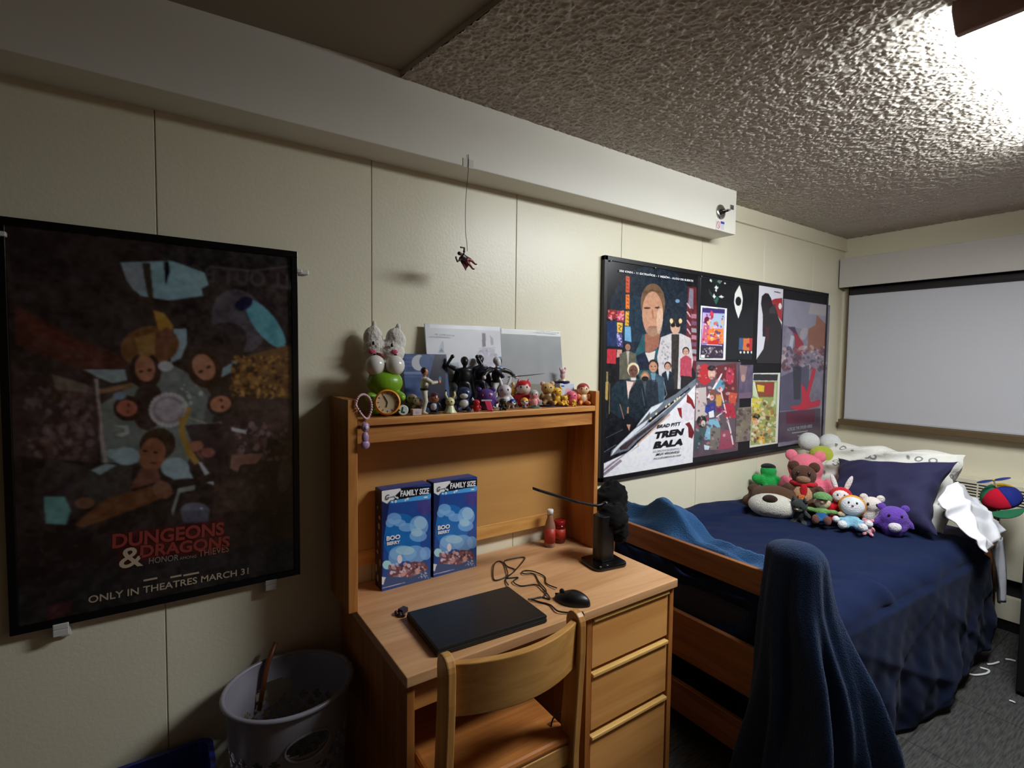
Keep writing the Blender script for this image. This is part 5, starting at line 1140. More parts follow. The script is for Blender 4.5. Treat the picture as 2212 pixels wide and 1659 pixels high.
# green cap-shaped case with L badge
gx = at(872, 885, 1, -.19)
t = thing('badge_tin', 'dark green toy cap with a white round badge lettered L', 'toy', (gx.x, -.172, SZ), (0, 0, -.30))
MB().ell((-.012, .012, .018), (.034, .030, .018)).build('cap', plas((14, 42, 26)), t, smooth=True)
Rl = Matrix.Translation((0.004, -.012, .019)) @ Euler((math.pi/2-.1, 0, 0)).to_matrix().to_4x4()
bdg = MB().lathe([(.0165, 0), (.0165, .004), (.015, .005)], 26, Rl).build('badge', mat('badge_white', (226, 232, 228), .3), t)
Ml = root_matrix(t) @ Rl @ Matrix.Rotation(-.2, 4, 'Z') @ Matrix.Translation((-.006, -.008, .0056))
text_obj('lettering', 'L', mat('badge_green', (20, 92, 72), .4), bdg, root_matrix(bdg).inverted() @ Ml if False else Ml, size=.023, bold=.06)
bx = at(901, 890, 1, -.19).x
t = thing('trinket_box', 'small pale pink box at the front of the shelf beside the L badge', 'box', (bx, -.18, SZ), (0, 0, .02)); MB().box(-.0155, .0155, -.011, .011, 0, .020).build('body', mat('pale_pink_card', (196, 176, 172), .5), t, bevel=.001); MB().box(-.004, .006, -.0116, -.0108, .005, .012).build('print_mark', GINK, t)

def figurine(name, lab, px, hpx, y, rotz, skin, top, legs, hair, belt=None, arms='down', cape=None, base=None, sword=None, z0=SZ, cat='figurine', xyz=None, rot=None, hh=None):
    hh = hh or hpx*mmpx(px, y); s = hh; x = at(px, 870, 1, y).x if xyz is None else None
    t = thing(name, lab, cat, xyz or (x, y, z0+(.02*s if base else 0)), rot or (0, 0, rotz))
    P = lambda *a: (a[0]*s, a[1]*s, a[2]*s)
    l_ = MB()
    for q in (-1, 1): l_.tube([P(q*.06, 0, .50), P(q*.10, -.03, .28), P(q*.12, .02, .03)], [.065*s, .055*s, .038*s], 10).ell(P(q*.12, -.03, .02), P(.04, .07, .022))
    l_.ell(P(0, 0, .50), P(.11, .08, .08)); l_.build('legs', plas(legs), t, remesh=s*.016)
    b_ = MB(); b_.ell(P(0, 0, .66), P(.13, .085, .16)); b_.ell(P(0, 0, .76), P(.16, .075, .06))
    A1 = {'down': [(.17, 0, .76), (.22, .0, .62), (.22, -.05, .50)], 'push': [(.16, -.03, .76), (.20, -.16, .68), (.12, -.30, .70)], 'up': [(.17, 0, .78), (.34, 0, .86), (.24, 0, 1.02)], 'wide': [(.17, 0, .76), (.32, -.04, .72), (.44, -.08, .62)]}[arms]
    for q in (-1, 1): b_.tube([P(q*a[0], a[1], a[2]) for a in A1], [.055*s, .045*s, .035*s], 10)
    b_.build('torso', plas(top), t, remesh=s*.016)
    for q in (-1, 1): MB().ell(P(q*A1[-1][0], A1[-1][1]-.02, A1[-1][2]), P(.04, .04, .04), n=10).build('hand', plas(skin), t, smooth=True)
    MB().tube([P(0, 0, .80), P(0, 0, .88)], .035*s, 8).ell(P(0, -.01, .92), P(.065, .07, .085)).build('head', plas(skin), t, smooth=True)
    MB().ell(P(0, .015, .945), P(.075, .075, .08)).build('hair', plas(hair), t, smooth=True)
    if belt: MB().lathe([(.125*s, .52*s), (.125*s, .56*s)], 16, Matrix.Diagonal((1, .75, 1, 1))).build('belt', plas(belt), t)
    if cape:
        c_ = MB().grid(lambda u, v: P((u-.5)*(.30+.3*v), .10+.12*v+.03*math.sin(u*9), .80-.62*v), 12, 12); c_.build('cape', plas(cape), t, smooth=True, solid=s*.012)
    if sword: MB().tube([P(.2, -.1, .62), P(.5, -.4, .66), P(.72, -.62, .70)], [.012*s, .010*s, .004*s], 6).build('sword', mat('steel', (150, 150, 160), .3, metal=.9), t)
    if base: MB().lathe([(.22*s, -.02*s), (.22*s, 0)], 20).build('base', plas(base), t)
    return t
figurine('action_figure', 'fighter figure in white jacket and black belt thrusting both hands out', 917, 98, -.155, 1.1, (196, 130, 92), (206, 198, 182), (208, 202, 190), (40, 26, 22), (20, 20, 24), 'push')
figurine('action_figure', 'tall all-black figure with arms raised, before the white record sleeve', 1003, 112, -.10, -.3, (20, 20, 24), (24, 24, 28), (22, 22, 26), (18, 18, 22), None, 'up', (24, 24, 28))
figurine('action_figure', 'black figure with arms spread, just right of the one with raised arms', 1036, 112, -.075, -.6, (26, 24, 34), (26, 28, 40), (24, 24, 34), (18, 20, 30), None, 'wide', (38, 36, 52))
figurine('action_figure', 'black and white swordsman figure holding a long thin blade', 1073, 108, -.105, .2, (220, 214, 210), (30, 28, 30), (200, 196, 194), (200, 198, 202), (20, 20, 24), 'wide', None, None, True)
figurine('action_figure', 'small white figure standing behind the purple figurine', 1064, 55, -.09, -.4, (214, 190, 170), (220, 218, 214), (212, 210, 206), (206, 204, 200), None, 'down')
figurine('action_figure', 'small golden-haired figure behind the blue ball', 1108, 52, -.085, -.4, (224, 180, 130), (206, 160, 70), (176, 120, 60), (222, 178, 70), None, 'down')
CR('figurine', 'tan and white standing figurine behind the pale pink box', 903, 36, -.145, body=(186, 166, 140), head=(210, 196, 174), pose='stand', belly=(90, 74, 80))
CR('figurine', 'brown figurine in blue clothes next to the fighter', 890, 40, -.10, body=(112, 90, 76), head=(196, 176, 150), pose='stand')
CR('figurine', 'dark figurine with red-brown cap and navy overalls', 937, 40, -.165, body=(28, 40, 66), head=(150, 92, 70), hat=(60, 24, 26), pose='stand', base=(52, 48, 46), belly=(190, 190, 196))
# pale yellow bell-skirted figurine
x_ = at(975, 885, 1, -.185).x
t = thing('figurine', 'pale yellow figurine with a flared scalloped skirt and dark-tipped ears', 'figurine', (x_, -.175, SZ), (0, 0, -.5))
v = []; f = []
prof = [(.024, 0), (.0215, .004), (.017, .012), (.014, .020), (.012, .026)]
for i, (r_, z_) in enumerate(prof):
    for k in range(32):
        a = 2*math.pi*k/32; rr = r_*(1+(.12*math.sin(8*a) if i == 0 else 0)); v.append((rr*math.cos(a), rr*math.sin(a), z_))
for i in range(4):
    for k in range(32): f.append((i*32+k, i*32+(k+1) % 32, (i+1)*32+(k+1) % 32, (i+1)*32+k))
f.append(tuple(range(31, -1, -1)))
MB().add(v, f).build('skirt', plas((206, 208, 160)), t, smooth=True)
MB().ell((0, 0, .038), (.016, .014, .016)).build('head', plas((222, 216, 160)), t, smooth=True)
for q in (-1, 1):
    e = MB().tube([(q*.008, 0, .048), (q*.016, 0, .062), (q*.014, 0, .074)], [.004, .0045, .003], 8).build('ear', plas((222, 216, 160)), t, smooth=True); MB().ell((q*.014, 0, .075), (.0035, .003, .005), n=8).build('ear_tip', BLACK, e, smooth=True)
    MB().ell((q*.006, -.0135, .040), (.002, .0012, .0025), n=8).build('eye', BLACK, t, smooth=True)
CR('figurine', 'navy and grey-white rounded figurine beside the pale yellow one', 1002, 52, -.150, body=(40, 52, 86), head=(40, 52, 86), muzzle=(206, 206, 206), belly=(196, 196, 196), pose='sit', hw=.30, bw=.30)
CR('figurine', 'tiny red figurine between the navy and purple ones', 1029, 27, -.185, body=(190, 30, 36), pose='stand')
t = CR('figurine', 'purple figurine with a long pink tongue', 1050, 52, -.150, body=(88, 58, 126), ears='round', pose='stand', hw=.36, bw=.34, hz=.52, eyes=(200, 60, 60))
s_ = 52*mmpx(1050, -.15)/.92
MB().grid(lambda u, v: ((-.10+.22*u+.12*v)*s_, (-.30-.26*v)*s_, (.36-.36*v**1.3+.01)*s_), 8, 10).build('tongue', plas((206, 60, 96)), t, smooth=True, solid=.003)
MB().box(-.20*s_, .20*s_, -.345*s_, -.30*s_, .36*s_, .42*s_).build('teeth', WHITEPL, t, bevel=.001)
CR('figurine', 'olive black crouching figurine in front of the blue ball', 1086, 26, -.185, body=(48, 44, 32), pose='sit')
CR('figurine', 'white figurine with long ears behind the blue ball', 1090, 52, -.13, body=(212, 206, 208), ears='long', ear_col=(220, 216, 216), pose='stand', eyes=(150, 40, 40))
CR('figurine', 'scarlet-haired figurine with cat ears above the yellow ball', 1130, 54, -.105, body=(170, 30, 36), head=(214, 190, 184), hat=(186, 26, 34), ears='point', ear_col=(186, 26, 34), pose='stand')
def ball(px, top, lab, r=.0135):
    x = at(px, 868, 1, -.165).x; t = thing('toy_ball', lab, 'toy', (x, -.165, SZ+r+.012), (0, 0, -.6))
    MB().lathe([(r*.6, -r*1.2-.007), (r*.7, -r*1.2-.003), (r*.35, -r*.8)], 16).build('stand', plas((90, 84, 96)), t)
    MB().lathe([(r*math.cos(a), r*math.sin(a)) for a in np.linspace(.08, math.pi/2-.02, 9)], 20).build('upper_shell', plas(top), t, smooth=True)
    MB().lathe([(r*math.cos(a), r*math.sin(a)) for a in np.linspace(-math.pi/2+.02, -.08, 9)], 20).build('lower_shell', plas((206, 208, 216)), t, smooth=True)
    MB().lathe([(r*.985, -.0014), (r*.985, .0014)], 20).build('band', BLACK, t)
    MB().ell((0, -r*.97, 0), (.0042, .002, .0042), n=10).build('button', WHITEPL, t, smooth=True)
ball(1107, (24, 74, 150), 'toy ball with blue upper half and white button')
ball(1133, (228, 164, 60), 'toy ball with yellow upper half and white button', .0150)
CR('figurine', 'tiny pink figurine with grey cap on a green base', 1153, 34, -.155, body=(226, 150, 150), hat=(170, 176, 172), pose='stand', base=(40, 110, 84))
CR('figurine', 'bronze-gold figurine with round ears on a dark base', 1182, 48, -.135, body=(128, 98, 60), head=(196, 160, 96), ears='round', ear_col=(214, 170, 140), base=(30, 28, 60), pose='sit')
CR('figurine', 'yellow figurine with raised tail on a navy base', 1203, 38, -.145, body=(222, 172, 60), ears='point', base=(30, 28, 66), tail=(210, 160, 60))
CR('figurine', 'small yellow figurine crouching left of the pink one', 1220, 22, -.170, body=(230, 186, 74), ears='point', base=(30, 28, 66))
CR('figurine', 'round pink figurine before the white printed box', 1234, 36, -.140, body=(218, 96, 120), pose='none', hw=.34, bw=.34, hz=.5)
CR('figurine', 'yellow starfish-like flat figurine in front of the pink one', 1240, 15, -.185, body=(226, 180, 60), pose='sit', eyes=None)
CR('figurine', 'orange and cream figurine with red-brown cap at the right end', 1259, 44, -.150, body=(222, 140, 84), head=(226, 196, 150), hat=(160, 60, 50), belly=(230, 210, 170), base=None)
xb = at(1217, 860, 1, -.085).x
t = thing('gift_box', 'white printed card box near the right end of the shelf', 'box', (xb, -.085, SZ), (0, 0, -.12)); MB().box(-.036, .036, -.026, .026, 0, .088).build('carton', mat('carton_white', (196, 206, 222), .4), t, bevel=.001)
MB().ell((.004, -.0265, .045), (.014, .0008, .026), n=12).build('front_print', mat('print_pink', (220, 170, 176), .5), t); MB().box(-.034, -.014, -.0268, -.0260, .075, .080).build('front_caption', BLUE, t)
t = thing('figurine', 'small pink figurine on a dark blue disc on top of the white box', 'figurine', (xb-.006, -.085, SZ+.089), (0, 0, -.4)); MB().lathe([(.030, 0), (.030, .008), (.024, .010)], 20).build('base', plas((26, 28, 70)), t); MB().lathe([(.018, .010), (.016, .016)], 16).build('pedestal', plas((222, 206, 170)), t)
b_ = MB(); b_.ell((0, 0, .030), (.011, .010, .016)); b_.ell((0, 0, .048), (.012, .011, .012)); b_.ell((-.011, 0, .060), (.005, .004, .008)); b_.ell((.011, 0, .060), (.005, .004, .008)); b_.build('body', plas((206, 164, 168)), t, remesh=.0016)
# bead wristlet with charm hanging over the left panel
BD = mat('pink_beads', (226, 186, 196), .25)
bw_ = thing('bead_charm', 'pink bead wrist strap with a lilac charm hanging over the left hutch panel', 'charm', (.503, -.2, 1.42))
loop = catmull([(.478, -.211, 1.405), (.486, -.212, 1.428), (.502, -.211, 1.436), (.520, -.212, 1.424), (.527, -.212, 1.396), (.519, -.212, 1.368), (.508, -.213, 1.362), (.494, -.212, 1.378), (.478, -.211, 1.405)], 4)
bm2 = MB()
for p_ in loop[:-1]: bm2.ell(tuple(p_), .0042, n=8)
bm2.build('bead_loop', BD, bw_, True, smooth=True)
MB().tube([(.510, -.214, 1.362), (.506, -.214, 1.35)], .0012, 6).build('link', CHROME, bw_, True)
LIL = mat('lilac_charm', (176, 142, 180), .35)
MB().ell((.505, -.218, 1.337), (.013, .008, .015)).build('charm_head', LIL, bw_, True, smooth=True)
MB().ell((.505, -.218, 1.305), (.011, .008, .018)).ell((.505, -.218, 1.283), (.014, .009, .014)).build('charm_body', LIL, bw_, True, smooth=True)
MB().ell((.506, -.2265, 1.336), (.006, .002, .006), n=8).build('charm_face', mat('charm_pale', (220, 210, 226), .3), bw_, True, smooth=True)

# ------------------------------------------------------------------ hanging caped figure
hk = at(1012, 362, 1, -.149); fp = at(1007, 556, 1, -.149)
st_ = thing('hanging_string', 'thin clear string taped to the edge of the white pipe chase', 'string', (hk.x, -.149, hk.z))
MB().tube(catmull([(hk.x, -.1485, hk.z+.045), (hk.x, -.149, hk.z), (hk.x-.012, -.152, hk.z-.12), (hk.x-.010, -.15, hk.z-.22), (fp.x+.002, -.15, fp.z+.05), (fp.x+.004, -.15, fp.z+.022)], 8), .0011, 5).build('thread', mat('thread_grey', (90, 84, 78), .6), st_, True)
tm = MB(); tm.box(hk.x-.02, hk.x+.022, -.1468, -.1455, hk.z+.0, hk.z+.03); tm.build('clear_tape', mat('clear_tape', (220, 216, 208), .15, coat=.5), st_, True)
figurine('hanging_figure', 'small dark red caped figure hanging from the string in front of the wall', 0, 0, 0, 0, (96, 60, 56), (44, 26, 34), (120, 40, 40), (30, 20, 24), None, 'up', (96, 26, 32), xyz=(fp.x+.035, -.15, fp.z-.03), rot=(math.radians(10), math.radians(-62), math.radians(0)), hh=.085)

# ------------------------------------------------------------------ cereal boxes
ct = at(880, 1052, 1, -.105); CH = ct.z-DZ; cw = .181
cb1 = thing('cereal_box', 'blue family size cereal box, the left one on the desk', 'cereal box', (.596, -.110, DZ), (0, 0, math.radians(1.2)))
MB().box(0, cw, 0, .062, 0, CH).build('carton', mat('carton_navy', (24, 34, 78), .4), cb1, bevel=.0015)
MB().box(.002, cw-.002, .002, .060, CH+.0003, CH+.001).build('top_flap', mat('flap_blue', (34, 62, 140), .4), cb1)
R1 = root_matrix(cb1); A = Art(R1 @ Vector((0, -.0006, CH)), (R1.to_3x3() @ Vector((1, 0, 0))), DNV, cw, CH, .0016, (24, 60, 130))
A.src = (800, 1020, 6.381)
A.poly([(140, 230), (840, 180), (830, 1500), (150, 1640)], (30, 70, 142)); A.ell(440, 900, 260, 330, (20, 112, 186), 0, .7); A.poly([(130, 400), (260, 440), (190, 900), (160, 1640), (120, 1640)], (18, 26, 66), .8); A.ell(760, 480, 120, 110, (74, 54, 120), 0, .7); A.mottle(.04, 14, 61)
A.poly([(130, 230), (860, 190), (860, 280), (240, 420), (130, 400)], (14, 16, 30)); A.poly([(130, 245), (410, 215), (425, 245), (230, 435), (160, 400)], (226, 226, 236)); A.poly([(270, 400), (860, 290), (820, 370), (280, 430)], (70, 150, 216))
A.speck([(300, 340), (380, 420)], 8, 8, 18, [(220, 236, 250)], 62); A.speck([(480, 360), (540, 390)], 6, 6, 12, [(230, 240, 250)], 63); A.ell(765, 345, 30, 10, (214, 234, 250), -8)
# soft pale blue mist shape instead of any mascot
for q in ((330, 640, 100, 80), (270, 700, 60, 60), (400, 700, 90, 50), (500, 760, 110, 60), (670, 740, 130, 140), (660, 880, 120, 80), (450, 1120, 190, 110), (620, 1130, 160, 120), (340, 1180, 90, 120), (760, 1120, 80, 90)): A.ell(*q, (124, 170, 218), 0, .75)
for q in ((690, 700, 90, 90), (640, 830, 80, 60), (480, 1080, 130, 60)): A.ell(*q, (172, 206, 232), 0, .55)
A.ell(230, 1278, 62, 62, (156, 206, 214)); A.ell(405, 1200, 34, 60, (214, 204, 226)); A.poly([(140, 1440), (230, 1450), (270, 1500), (200, 1560), (140, 1540)], (206, 206, 214))
A.poly([(230, 1400), (400, 1290), (600, 1230), (740, 1240), (800, 1300), (780, 1400), (560, 1470), (300, 1500)], (96, 62, 72)); A.speck([(260, 1260), (760, 1450)], 90, 12, 30, [(150, 110, 116), (196, 150, 150), (70, 40, 48), (200, 190, 210), (120, 80, 90)], 64, .85)
A.poly([(220, 1440), (560, 1450), (820, 1330), (820, 1480), (160, 1620), (200, 1480)], (56, 76, 118)); A.speck([(640, 1380), (800, 1470)], 16, 6, 14, [(170, 180, 200)], 65, .7); A.line([(160, 1600), (480, 1520)], 8, (200, 190, 220))
A.build('front_print', SHEETG, cb1, gain=1.35)
PC = (1, -.1112)
WT = mat('print_bright_white', (238, 240, 244), .45); NAVYP = mat('print_navy', (26, 30, 70), .45)
ptext(cb1, 'FAMILY SIZE', 864, 1072.5, 926, 1065.5, 12, WT, PC, bold=.035, name='size_lettering')
ptext(cb1, 'BOO', 834, 1168, 864, 1163, 9, WT, PC, bold=.05, name='name_lettering'); ptext(cb1, 'BERRY', 835, 1178, 864, 1173, 6.5, WT, PC, bold=.05, name='name_lettering')
ptext(cb1, 'G', 831, 1080, 839, 1079, 11, NAVYP, PC, shear=.25, bold=.01, name='emblem'); ptext(cb1, 'General Mills', 841, 1075, 852, 1073, 2.6, NAVYP, PC, name='emblem_lettering')
sd = MB(); rr_ = random.Random(5)
for k in range(9): sd.ell((-.0008, .012+.038*rr_.random(), CH*(.1+.8*k/9)), (.0006, .005+.006*rr_.random(), .006+.008*rr_.random()), n=10)
sd.build('side_print', mat('print_beige', (150, 128, 110), .5), cb1)
cb2 = copy_tree(cb1); cb2.location = (.789, -.104, DZ); cb2.rotation_euler = (0, 0, math.radians(1.2)); cb2['label'] = 'blue family size cereal box, the right one nearer the bottles'

# ------------------------------------------------------------------ bottle, jar
def glassy(name, c, r=.1): return mat(name, c, r, trans=.6, coat=.3)
t = thing('sauce_bottle', 'slim clear bottle with red label and white cap, under the shelf at right', 'bottle', (1.335, -.088, DZ))
MB().lathe([(.021, 0), (.023, .004), (.023, .085), (.018, .105), (.012, .125), (.012, .145)], 24).build('glass_body', mat('bottle_glass', (196, 150, 120), .12, trans=.5), t, smooth=True)
MB().lathe([(.0233, .018), (.0233, .080)], 24).build('label_wrap', mat('bottle_label', (176, 52, 40), .5, noise=.5, nscale=70), t, smooth=True)
MB().lathe([(.0135, .138), (.0135, .156), (.011, .158)], 18).build('cap', WHITEPL, t, smooth=True)
t = thing('sauce_jar', 'short dark red jar with red lid behind the slim bottle', 'jar', (1.402, -.070, DZ))
MB().lathe([(.024, 0), (.027, .006), (.027, .070), (.022, .080)], 24).build('glass_body', mat('jar_glass', (110, 22, 16), .15), t, smooth=True)
MB().lathe([(.0272, .022), (.0272, .062)], 24).build('label_wrap', mat('jar_label', (196, 60, 36), .5, noise=.4, nscale=80), t, smooth=True)
MB().lathe([(.025, .078), (.026, .080), (.026, .094), (.023, .097)], 24).build('lid', plas((160, 24, 28)), t, smooth=True)

# ------------------------------------------------------------------ laptop, mouse, cables
LZ = DZ+.024
P4 = [at(px, py, 2, LZ) for px, py in ((885, 1317), (1090, 1266), (1188, 1326), (936, 1406))]
cen = sum(P4, Vector())/4; u_ = ((P4[1]-P4[0])+(P4[2]-P4[3]))/2; v_ = ((P4[3]-P4[0])+(P4[2]-P4[1]))/2
ang = math.atan2(u_.y, u_.x); lw = u_.length; lh = abs((v_-u_.normalized()*v_.dot(u_.normalized())).length)
lp = thing('laptop', 'closed black laptop lying on the desk', 'laptop', (cen.x, cen.y, DZ), ang)
MB().box(-lw/2, lw/2, -lh/2, lh/2, .002, .014).build('base', mat('laptop_base', (16, 16, 18), .5), lp, bevel=.003)
MB().box(-lw/2, lw/2, -lh/2, lh/2-.006, .0145, .024).build('lid', mat('laptop_lid', (22, 24, 27), .42, spec=.4), lp, bevel=.0035)
MB().tube([(-lw*.42, lh/2-.004, .013), (lw*.42, lh/2-.004, .013)], .007, 10).build('hinge', BLACK, lp, smooth=True)
for sx in (-1, 1):
    for sy in (-1, 1): MB().lathe([(.008, 0), (.008, .0025)], 12, Matrix.Translation((sx*lw*.44, sy*lh*.42, 0))).build('foot', BLACK, lp)
ptq = at(868, 1322, 2, DZ+.008)
t = thing('power_plug', 'small black plug and dark beads at the left corner of the laptop', 'plug', (ptq.x, ptq.y, DZ), .4)
b_ = MB(); b_.box(-.004, .022, -.006, .014, .002, .016); b_.build('body', mat('plum_black', (36, 24, 32), .35), t, bevel=.002)
for k in range(5): MB().ell((-.008-.006*(k % 2), -.016+.008*k, .006), (.006, .006, .006), n=10).build('bead', mat('plum_bead', (52, 34, 46), .3), t, smooth=True)
mc = at(1236, 1289, 2, DZ+.018)
ms = thing('mouse', 'black wired computer mouse on the desk', 'mouse', (mc.x, mc.y, DZ), math.radians(28))
v = []; f = []
def mouse(u, v_):
    a = 2*math.pi*u; r = math.sin(math.pi/2*v_)
    yy = .062*math.cos(a)*r; xx = (.033-.004*math.cos(2*a))*math.sin(a)*r*(1-.10*math.cos(a)**2); z = .038*math.cos(math.pi/2*v_)**.8*(1-.10*(yy/.06)-.25*max(0, yy/.06))+.001
    return (xx, yy, z)
MB().grid(mouse, 40, 20).build('shell', mat('mouse_black', (16, 16, 17), .35, bump=.1, bscale=500), ms, smooth=True)
MB().box(-.001, .001, .012, .055, .024, .030, Matrix.Rotation(-.22, 4, 'X')).lathe([(.008, -.003), (.008, .003)], 14, Matrix.Translation((0, .036, .029)) @ Matrix.Rotation(math.pi/2, 4, 'Y')).build('wheel', mat('wheel_grey', (40, 40, 42), .5), ms)
C1 = lambda L, k=3.77, ox=740, oy=1000: [at(ox+a/k, oy+b/k, 2, DZ+.004) for a, b in L]
def cable(name, lab, pts, r=.0022, m=BLACK):
    N = len(pts); q = [Vector((p.x, p.y, DZ+.0035+.003*((i*7) % 3 == 0))) if p.z < .8 and p.z > .7 else p for i, p in enumerate(pts)]
    o = MB().tube(catmull(q, 7), r, 7).build(name, m, None, smooth=True); return tag(o, lab, 'cable')
cable('mouse_cable', 'black mouse cable tangled in loops behind the laptop', C1([(1745, 1025), (1660, 980), (1645, 925), (1560, 890), (1490, 875), (1460, 888), (1480, 908), (1560, 905), (1600, 970), (1655, 1040), (1640, 1085), (1570, 1100), (1510, 1115)]))
cable('charging_cable', 'black cable looped in figures on the desk behind the laptop', C1([(1350, 1000), (1330, 945), (1400, 880), (1475, 800), (1480, 768), (1420, 772), (1320, 802), (1340, 840), (1405, 870), (1345, 925), (1250, 955), (1226, 920), (1232, 840), (1265, 800), (1310, 815), (1345, 900), (1335, 935), (1430, 932), (1390, 970), (1450, 1000), (1570, 990), (1630, 1030), (1690, 1105), (1610, 1090), (1540, 1120)]))
hang = C1([(1540, 1118), (1600, 1130), (1690, 1155), (1760, 1215)])+[Vector((1.045, -.585, DZ+.006)), Vector((1.055, -.606, DZ-.01)), Vector((1.05, -.612, .66)), Vector((1.03, -.62, .56)), Vector((1.00, -.615, .50)), Vector((.945, -.60, .475)), Vector((.92, -.62, .40)), Vector((.90, -.64, .25)), Vector((.88, -.62, .1)), Vector((.86, -.58, .006)), Vector((.80, -.45, .006))]
cable('power_cable', 'black power cable running off the desk front and down beside the chair', hang, .0026)

# ------------------------------------------------------------------ desk lamp and the dark cloth hung on it
dlc = Vector((1.395, -.345, DZ))
dl_ = thing('desk_lamp', 'black desk lamp with square base and long thin light bar', 'lamp', dlc, math.radians(-8))
def rr(w_, d_, n=6, r=.03):
    o = []
    for cx, cy, a0 in ((w_/2-r, d_/2-r, 0), (-w_/2+r, d_/2-r, 90), (-w_/2+r, -d_/2+r, 180), (w_/2-r, -d_/2+r, 270)):
        for k in range(n+1): a = math.radians(a0+90*k/n); o.append((cx+r*math.cos(a), cy+r*math.sin(a)))
    return o
MB().prism(rr(.15, .13), 0, .016).build('base', BLACKG, dl_, bevel=.005)
for q in (-1, 1): MB().lathe([(.004, .016), (.004, .0168)], 12, Matrix.Translation((-.035+.016*q, -.052, 0))).build('touch_button', mat('button_grey', (120, 120, 122), .4), dl_)
MB().prism(rr(.075, .06, 5, .02), .016, .19, M=Matrix.Translation((.005, .01, 0))).build('column', BLACK, dl_, bevel=.003)
A0 = at(1290, 1092, 1, -.30); A1_ = at(1242, 1083, 1, -.30); A2_ = at(1157, 1057, 1, -.30)
MB().tube(catmull([(1.41, -.325, .94), (1.44, -.31, .985), tuple(A0), tuple(A1_)], 6), .0055, 8).build('arm', BLACK, dl_, True, smooth=True)
dv = (A2_-A1_); up_ = Vector((0, 0, 1)); 
MB().add([A1_+Vector((0, -.018, -.006)), A1_+Vector((0, .018, -.006)), A2_+Vector((0, .020, -.005)), A2_+Vector((0, -.020, -.005)), A1_+Vector((0, -.018, .006)), A1_+Vector((0, .018, .006)), A2_+Vector((0, .020, .005)), A2_+Vector((0, -.020, .005))], [(0, 1, 2, 3), (7, 6, 5, 4), (0, 4, 5, 1), (1, 5, 6, 2), (2, 6, 7, 3), (3, 7, 4, 0)]).build('light_bar', BLACK, dl_, True, bevel=.002)
MB().add([A1_+Vector((0, -.011, -.0055)), A1_+Vector((0, .011, -.0055)), A2_+Vector((-.0*1, .012, -.0046)), A2_+Vector((0, -.012, -.0046))], [(0, 3, 2, 1)]).build('diffuser_strip', mat('strip_white', (176, 160, 156), .5), dl_, True)
CLO = fab('black_cloth', (13, 13, 14), .3, 50, .15, .9, .2)
def hood(c, r, seed, amp=.18):
    c = Vector(c)
    def fn(u, v):
        a = 2*math.pi*u; ph = math.pi*v; k = 1+amp*(sn(a*1.0 if u < .5 else (2*math.pi-a), ph*3, seed)+.5*sn(math.cos(a)*5, ph*6, seed+3))
        return (c.x+r[0]*math.sin(ph)*math.cos(a)*k, c.y+r[1]*math.sin(ph)*math.sin(a)*k, c.z+r[2]*math.cos(ph)*(k if v < .7 else 1))
    return MB().grid(fn, 40, 30)
t = thing('black_hat', 'crumpled black cloth cap hung over the top of the desk lamp', 'hat', (1.44, -.33, DZ+.17))
hood((1.455, -.335, .925), (.062, .055, .062), 3).build('crown', CLO, t, True, smooth=True)
hood((1.478, -.345, .880), (.036, .04, .055), 8).build('brim_fold', CLO, t, True, smooth=True)
t = thing('black_jacket', 'black cloth bundled over the wall-side foot post of the bed', 'cloth', (1.70, -.08, .82))
hood((1.70, -.085, .905), (.085, .062, .085), 5).build('cloth', CLO, t, True, smooth=True)

# ------------------------------------------------------------------ laundry hamper, brush handle, blue bin
HCX, HCY = .290, -.190
hp = thing('laundry_hamper', 'tall white plastic laundry hamper with lattice sides left of the desk', 'hamper', (HCX, HCY, 0))
def hr(z): return .128+.040*(z/.60)
N_, K_ = 132, 66
v = []; f = []
for j in range(K_+1):
    z = .01+.585*j/K_; r = hr(z)
    for i in range(N_): a = 2*math.pi*i/N_; v.append((r*math.cos(a), r*.93*math.sin(a), z))
for j in range(K_):
    for i in range(N_):
        band = 4 <= j < 53 and not (((math.atan2(math.sin(2*math.pi*(i+.5)/N_+math.pi/2-.12), math.cos(2*math.pi*(i+.5)/N_+math.pi/2-.12)))/.50)**2+((j-55)/8)**2 < 1)
        hole = band and ((i+j) % 6 in (1, 2, 3, 4)) and ((i-j) % 6 in (1, 2, 3, 4))
        a = 2*math.pi*(i+.5)/N_
        for ac in (-math.pi/2+.12, math.pi/2+.12):
            if ((math.atan2(math.sin(a-ac), math.cos(a-ac)))/.36)**2+((j-55)/3.4)**2 < 1: hole = True
        if not hole: f.append((j*N_+i, j*N_+(i+1) % N_, (j+1)*N_+(i+1) % N_, (j+1)*N_+i))
f.append(tuple(range(N_-1, -1, -1)))
HPM = mat('hamper_plastic', (140, 136, 146), .3)
MB().add(v, f).build('basket', HPM, hp, solid=.003)
rim = [(hr(.597)*1.03*math.cos(a), hr(.597)*1.03*.93*math.sin(a), .597) for a in np.linspace(0, 2*math.pi, 49)]
MB().tube(rim, .007, 8).build('rim', HPM, hp, smooth=True)
ac = -math.pi/2+.12
hd = [(hr(.5)*1.02*math.cos(ac+.38*math.cos(t_)), hr(.5)*1.02*.93*math.sin(ac+.38*math.cos(t_)), .497+.036*math.sin(t_)) for t_ in np.linspace(0, 2*math.pi, 33)]
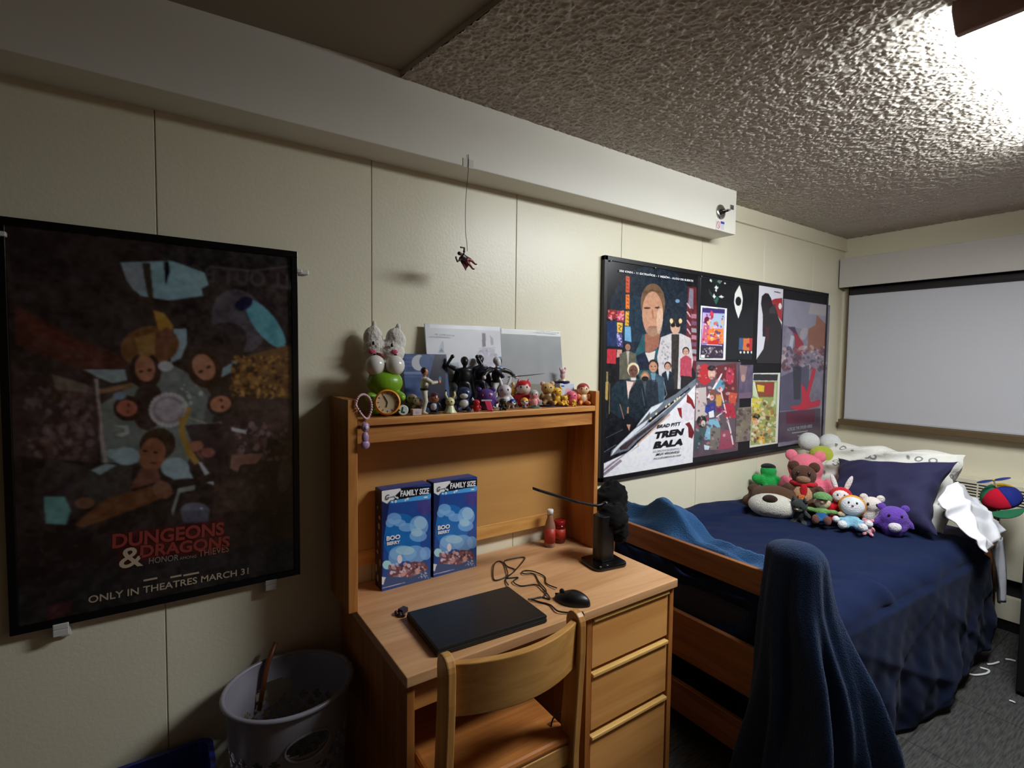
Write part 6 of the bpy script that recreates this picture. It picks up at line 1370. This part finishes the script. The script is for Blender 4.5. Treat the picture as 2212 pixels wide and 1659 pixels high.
MB().tube(hd, .0035, 7).build('handle_opening', HPM, hp, smooth=True)
lc = MB().grid(lambda u, v: (.118*math.cos(2*math.pi*u)*v, .11*math.sin(2*math.pi*u)*v, .17+.05*sn(math.cos(2*math.pi*u)*v*4, math.sin(2*math.pi*u)*v*4, 2)*(1-v*.3)-.04*v), 40, 16).build('laundry', fab('dark_laundry', (34, 32, 36), 1, 60), None, smooth=True, solid=.02)
lc.location = (HCX, HCY, 0); lc.name = 'laundry_pile'; tag(lc, 'dark clothes lying inside the laundry hamper', 'laundry', kind='stuff')
bh = at(590, 1398, 1, -.045); t = thing('back_brush', 'brown wooden brush handle poking out of the hamper by the wall', 'brush', (bh.x-.02, -.05, .5))
MB().tube([(bh.x-.045, -.07, .47), (bh.x-.02, -.058, bh.z-.045), (bh.x+.008, -.045, bh.z+.012)], [.007, .008, .007], 10).build('handle', mat('brush_brown', (110, 58, 26), .4), t, True, smooth=True)
bb = thing('recycling_bin', 'deep blue plastic bin on the floor against the wall, left of the hamper', 'bin', (-.030, -.18, 0))
def ring_(w_, d_, z): return [(x, y, z) for x, y in rr(w_, d_, 5, .035)]
R_ = [(.20, .22, .0), (.245, .275, .40), (.265, .295, .405), (.265, .295, .42), (.238, .268, .42), (.19, .21, .015)]
v = []; f = []
for w_, d2_, z in R_: v += ring_(w_, d2_, z)
n_ = len(rr(.2, .2, 5, .035))
for i in range(len(R_)-1):
    for k in range(n_): f.append((i*n_+k, i*n_+(k+1) % n_, (i+1)*n_+(k+1) % n_, (i+1)*n_+k))
f.append(tuple(range(n_-1, -1, -1))); f.append(tuple((len(R_)-1)*n_+k for k in range(n_)))
MB().add(v, f).build('tub', mat('bin_blue', (18, 34, 120), .35), bb)
pp = thing('crumpled_paper', 'scrap of white paper inside the blue bin', 'paper', (-.02, -.2, .3)); MB().grid(lambda u, v: (-.06+.12*u, -.05+.10*v, .02+.03*sn(u*5, v*5, 2)), 12, 12).build('sheet', WHITEPL, pp, solid=.001)
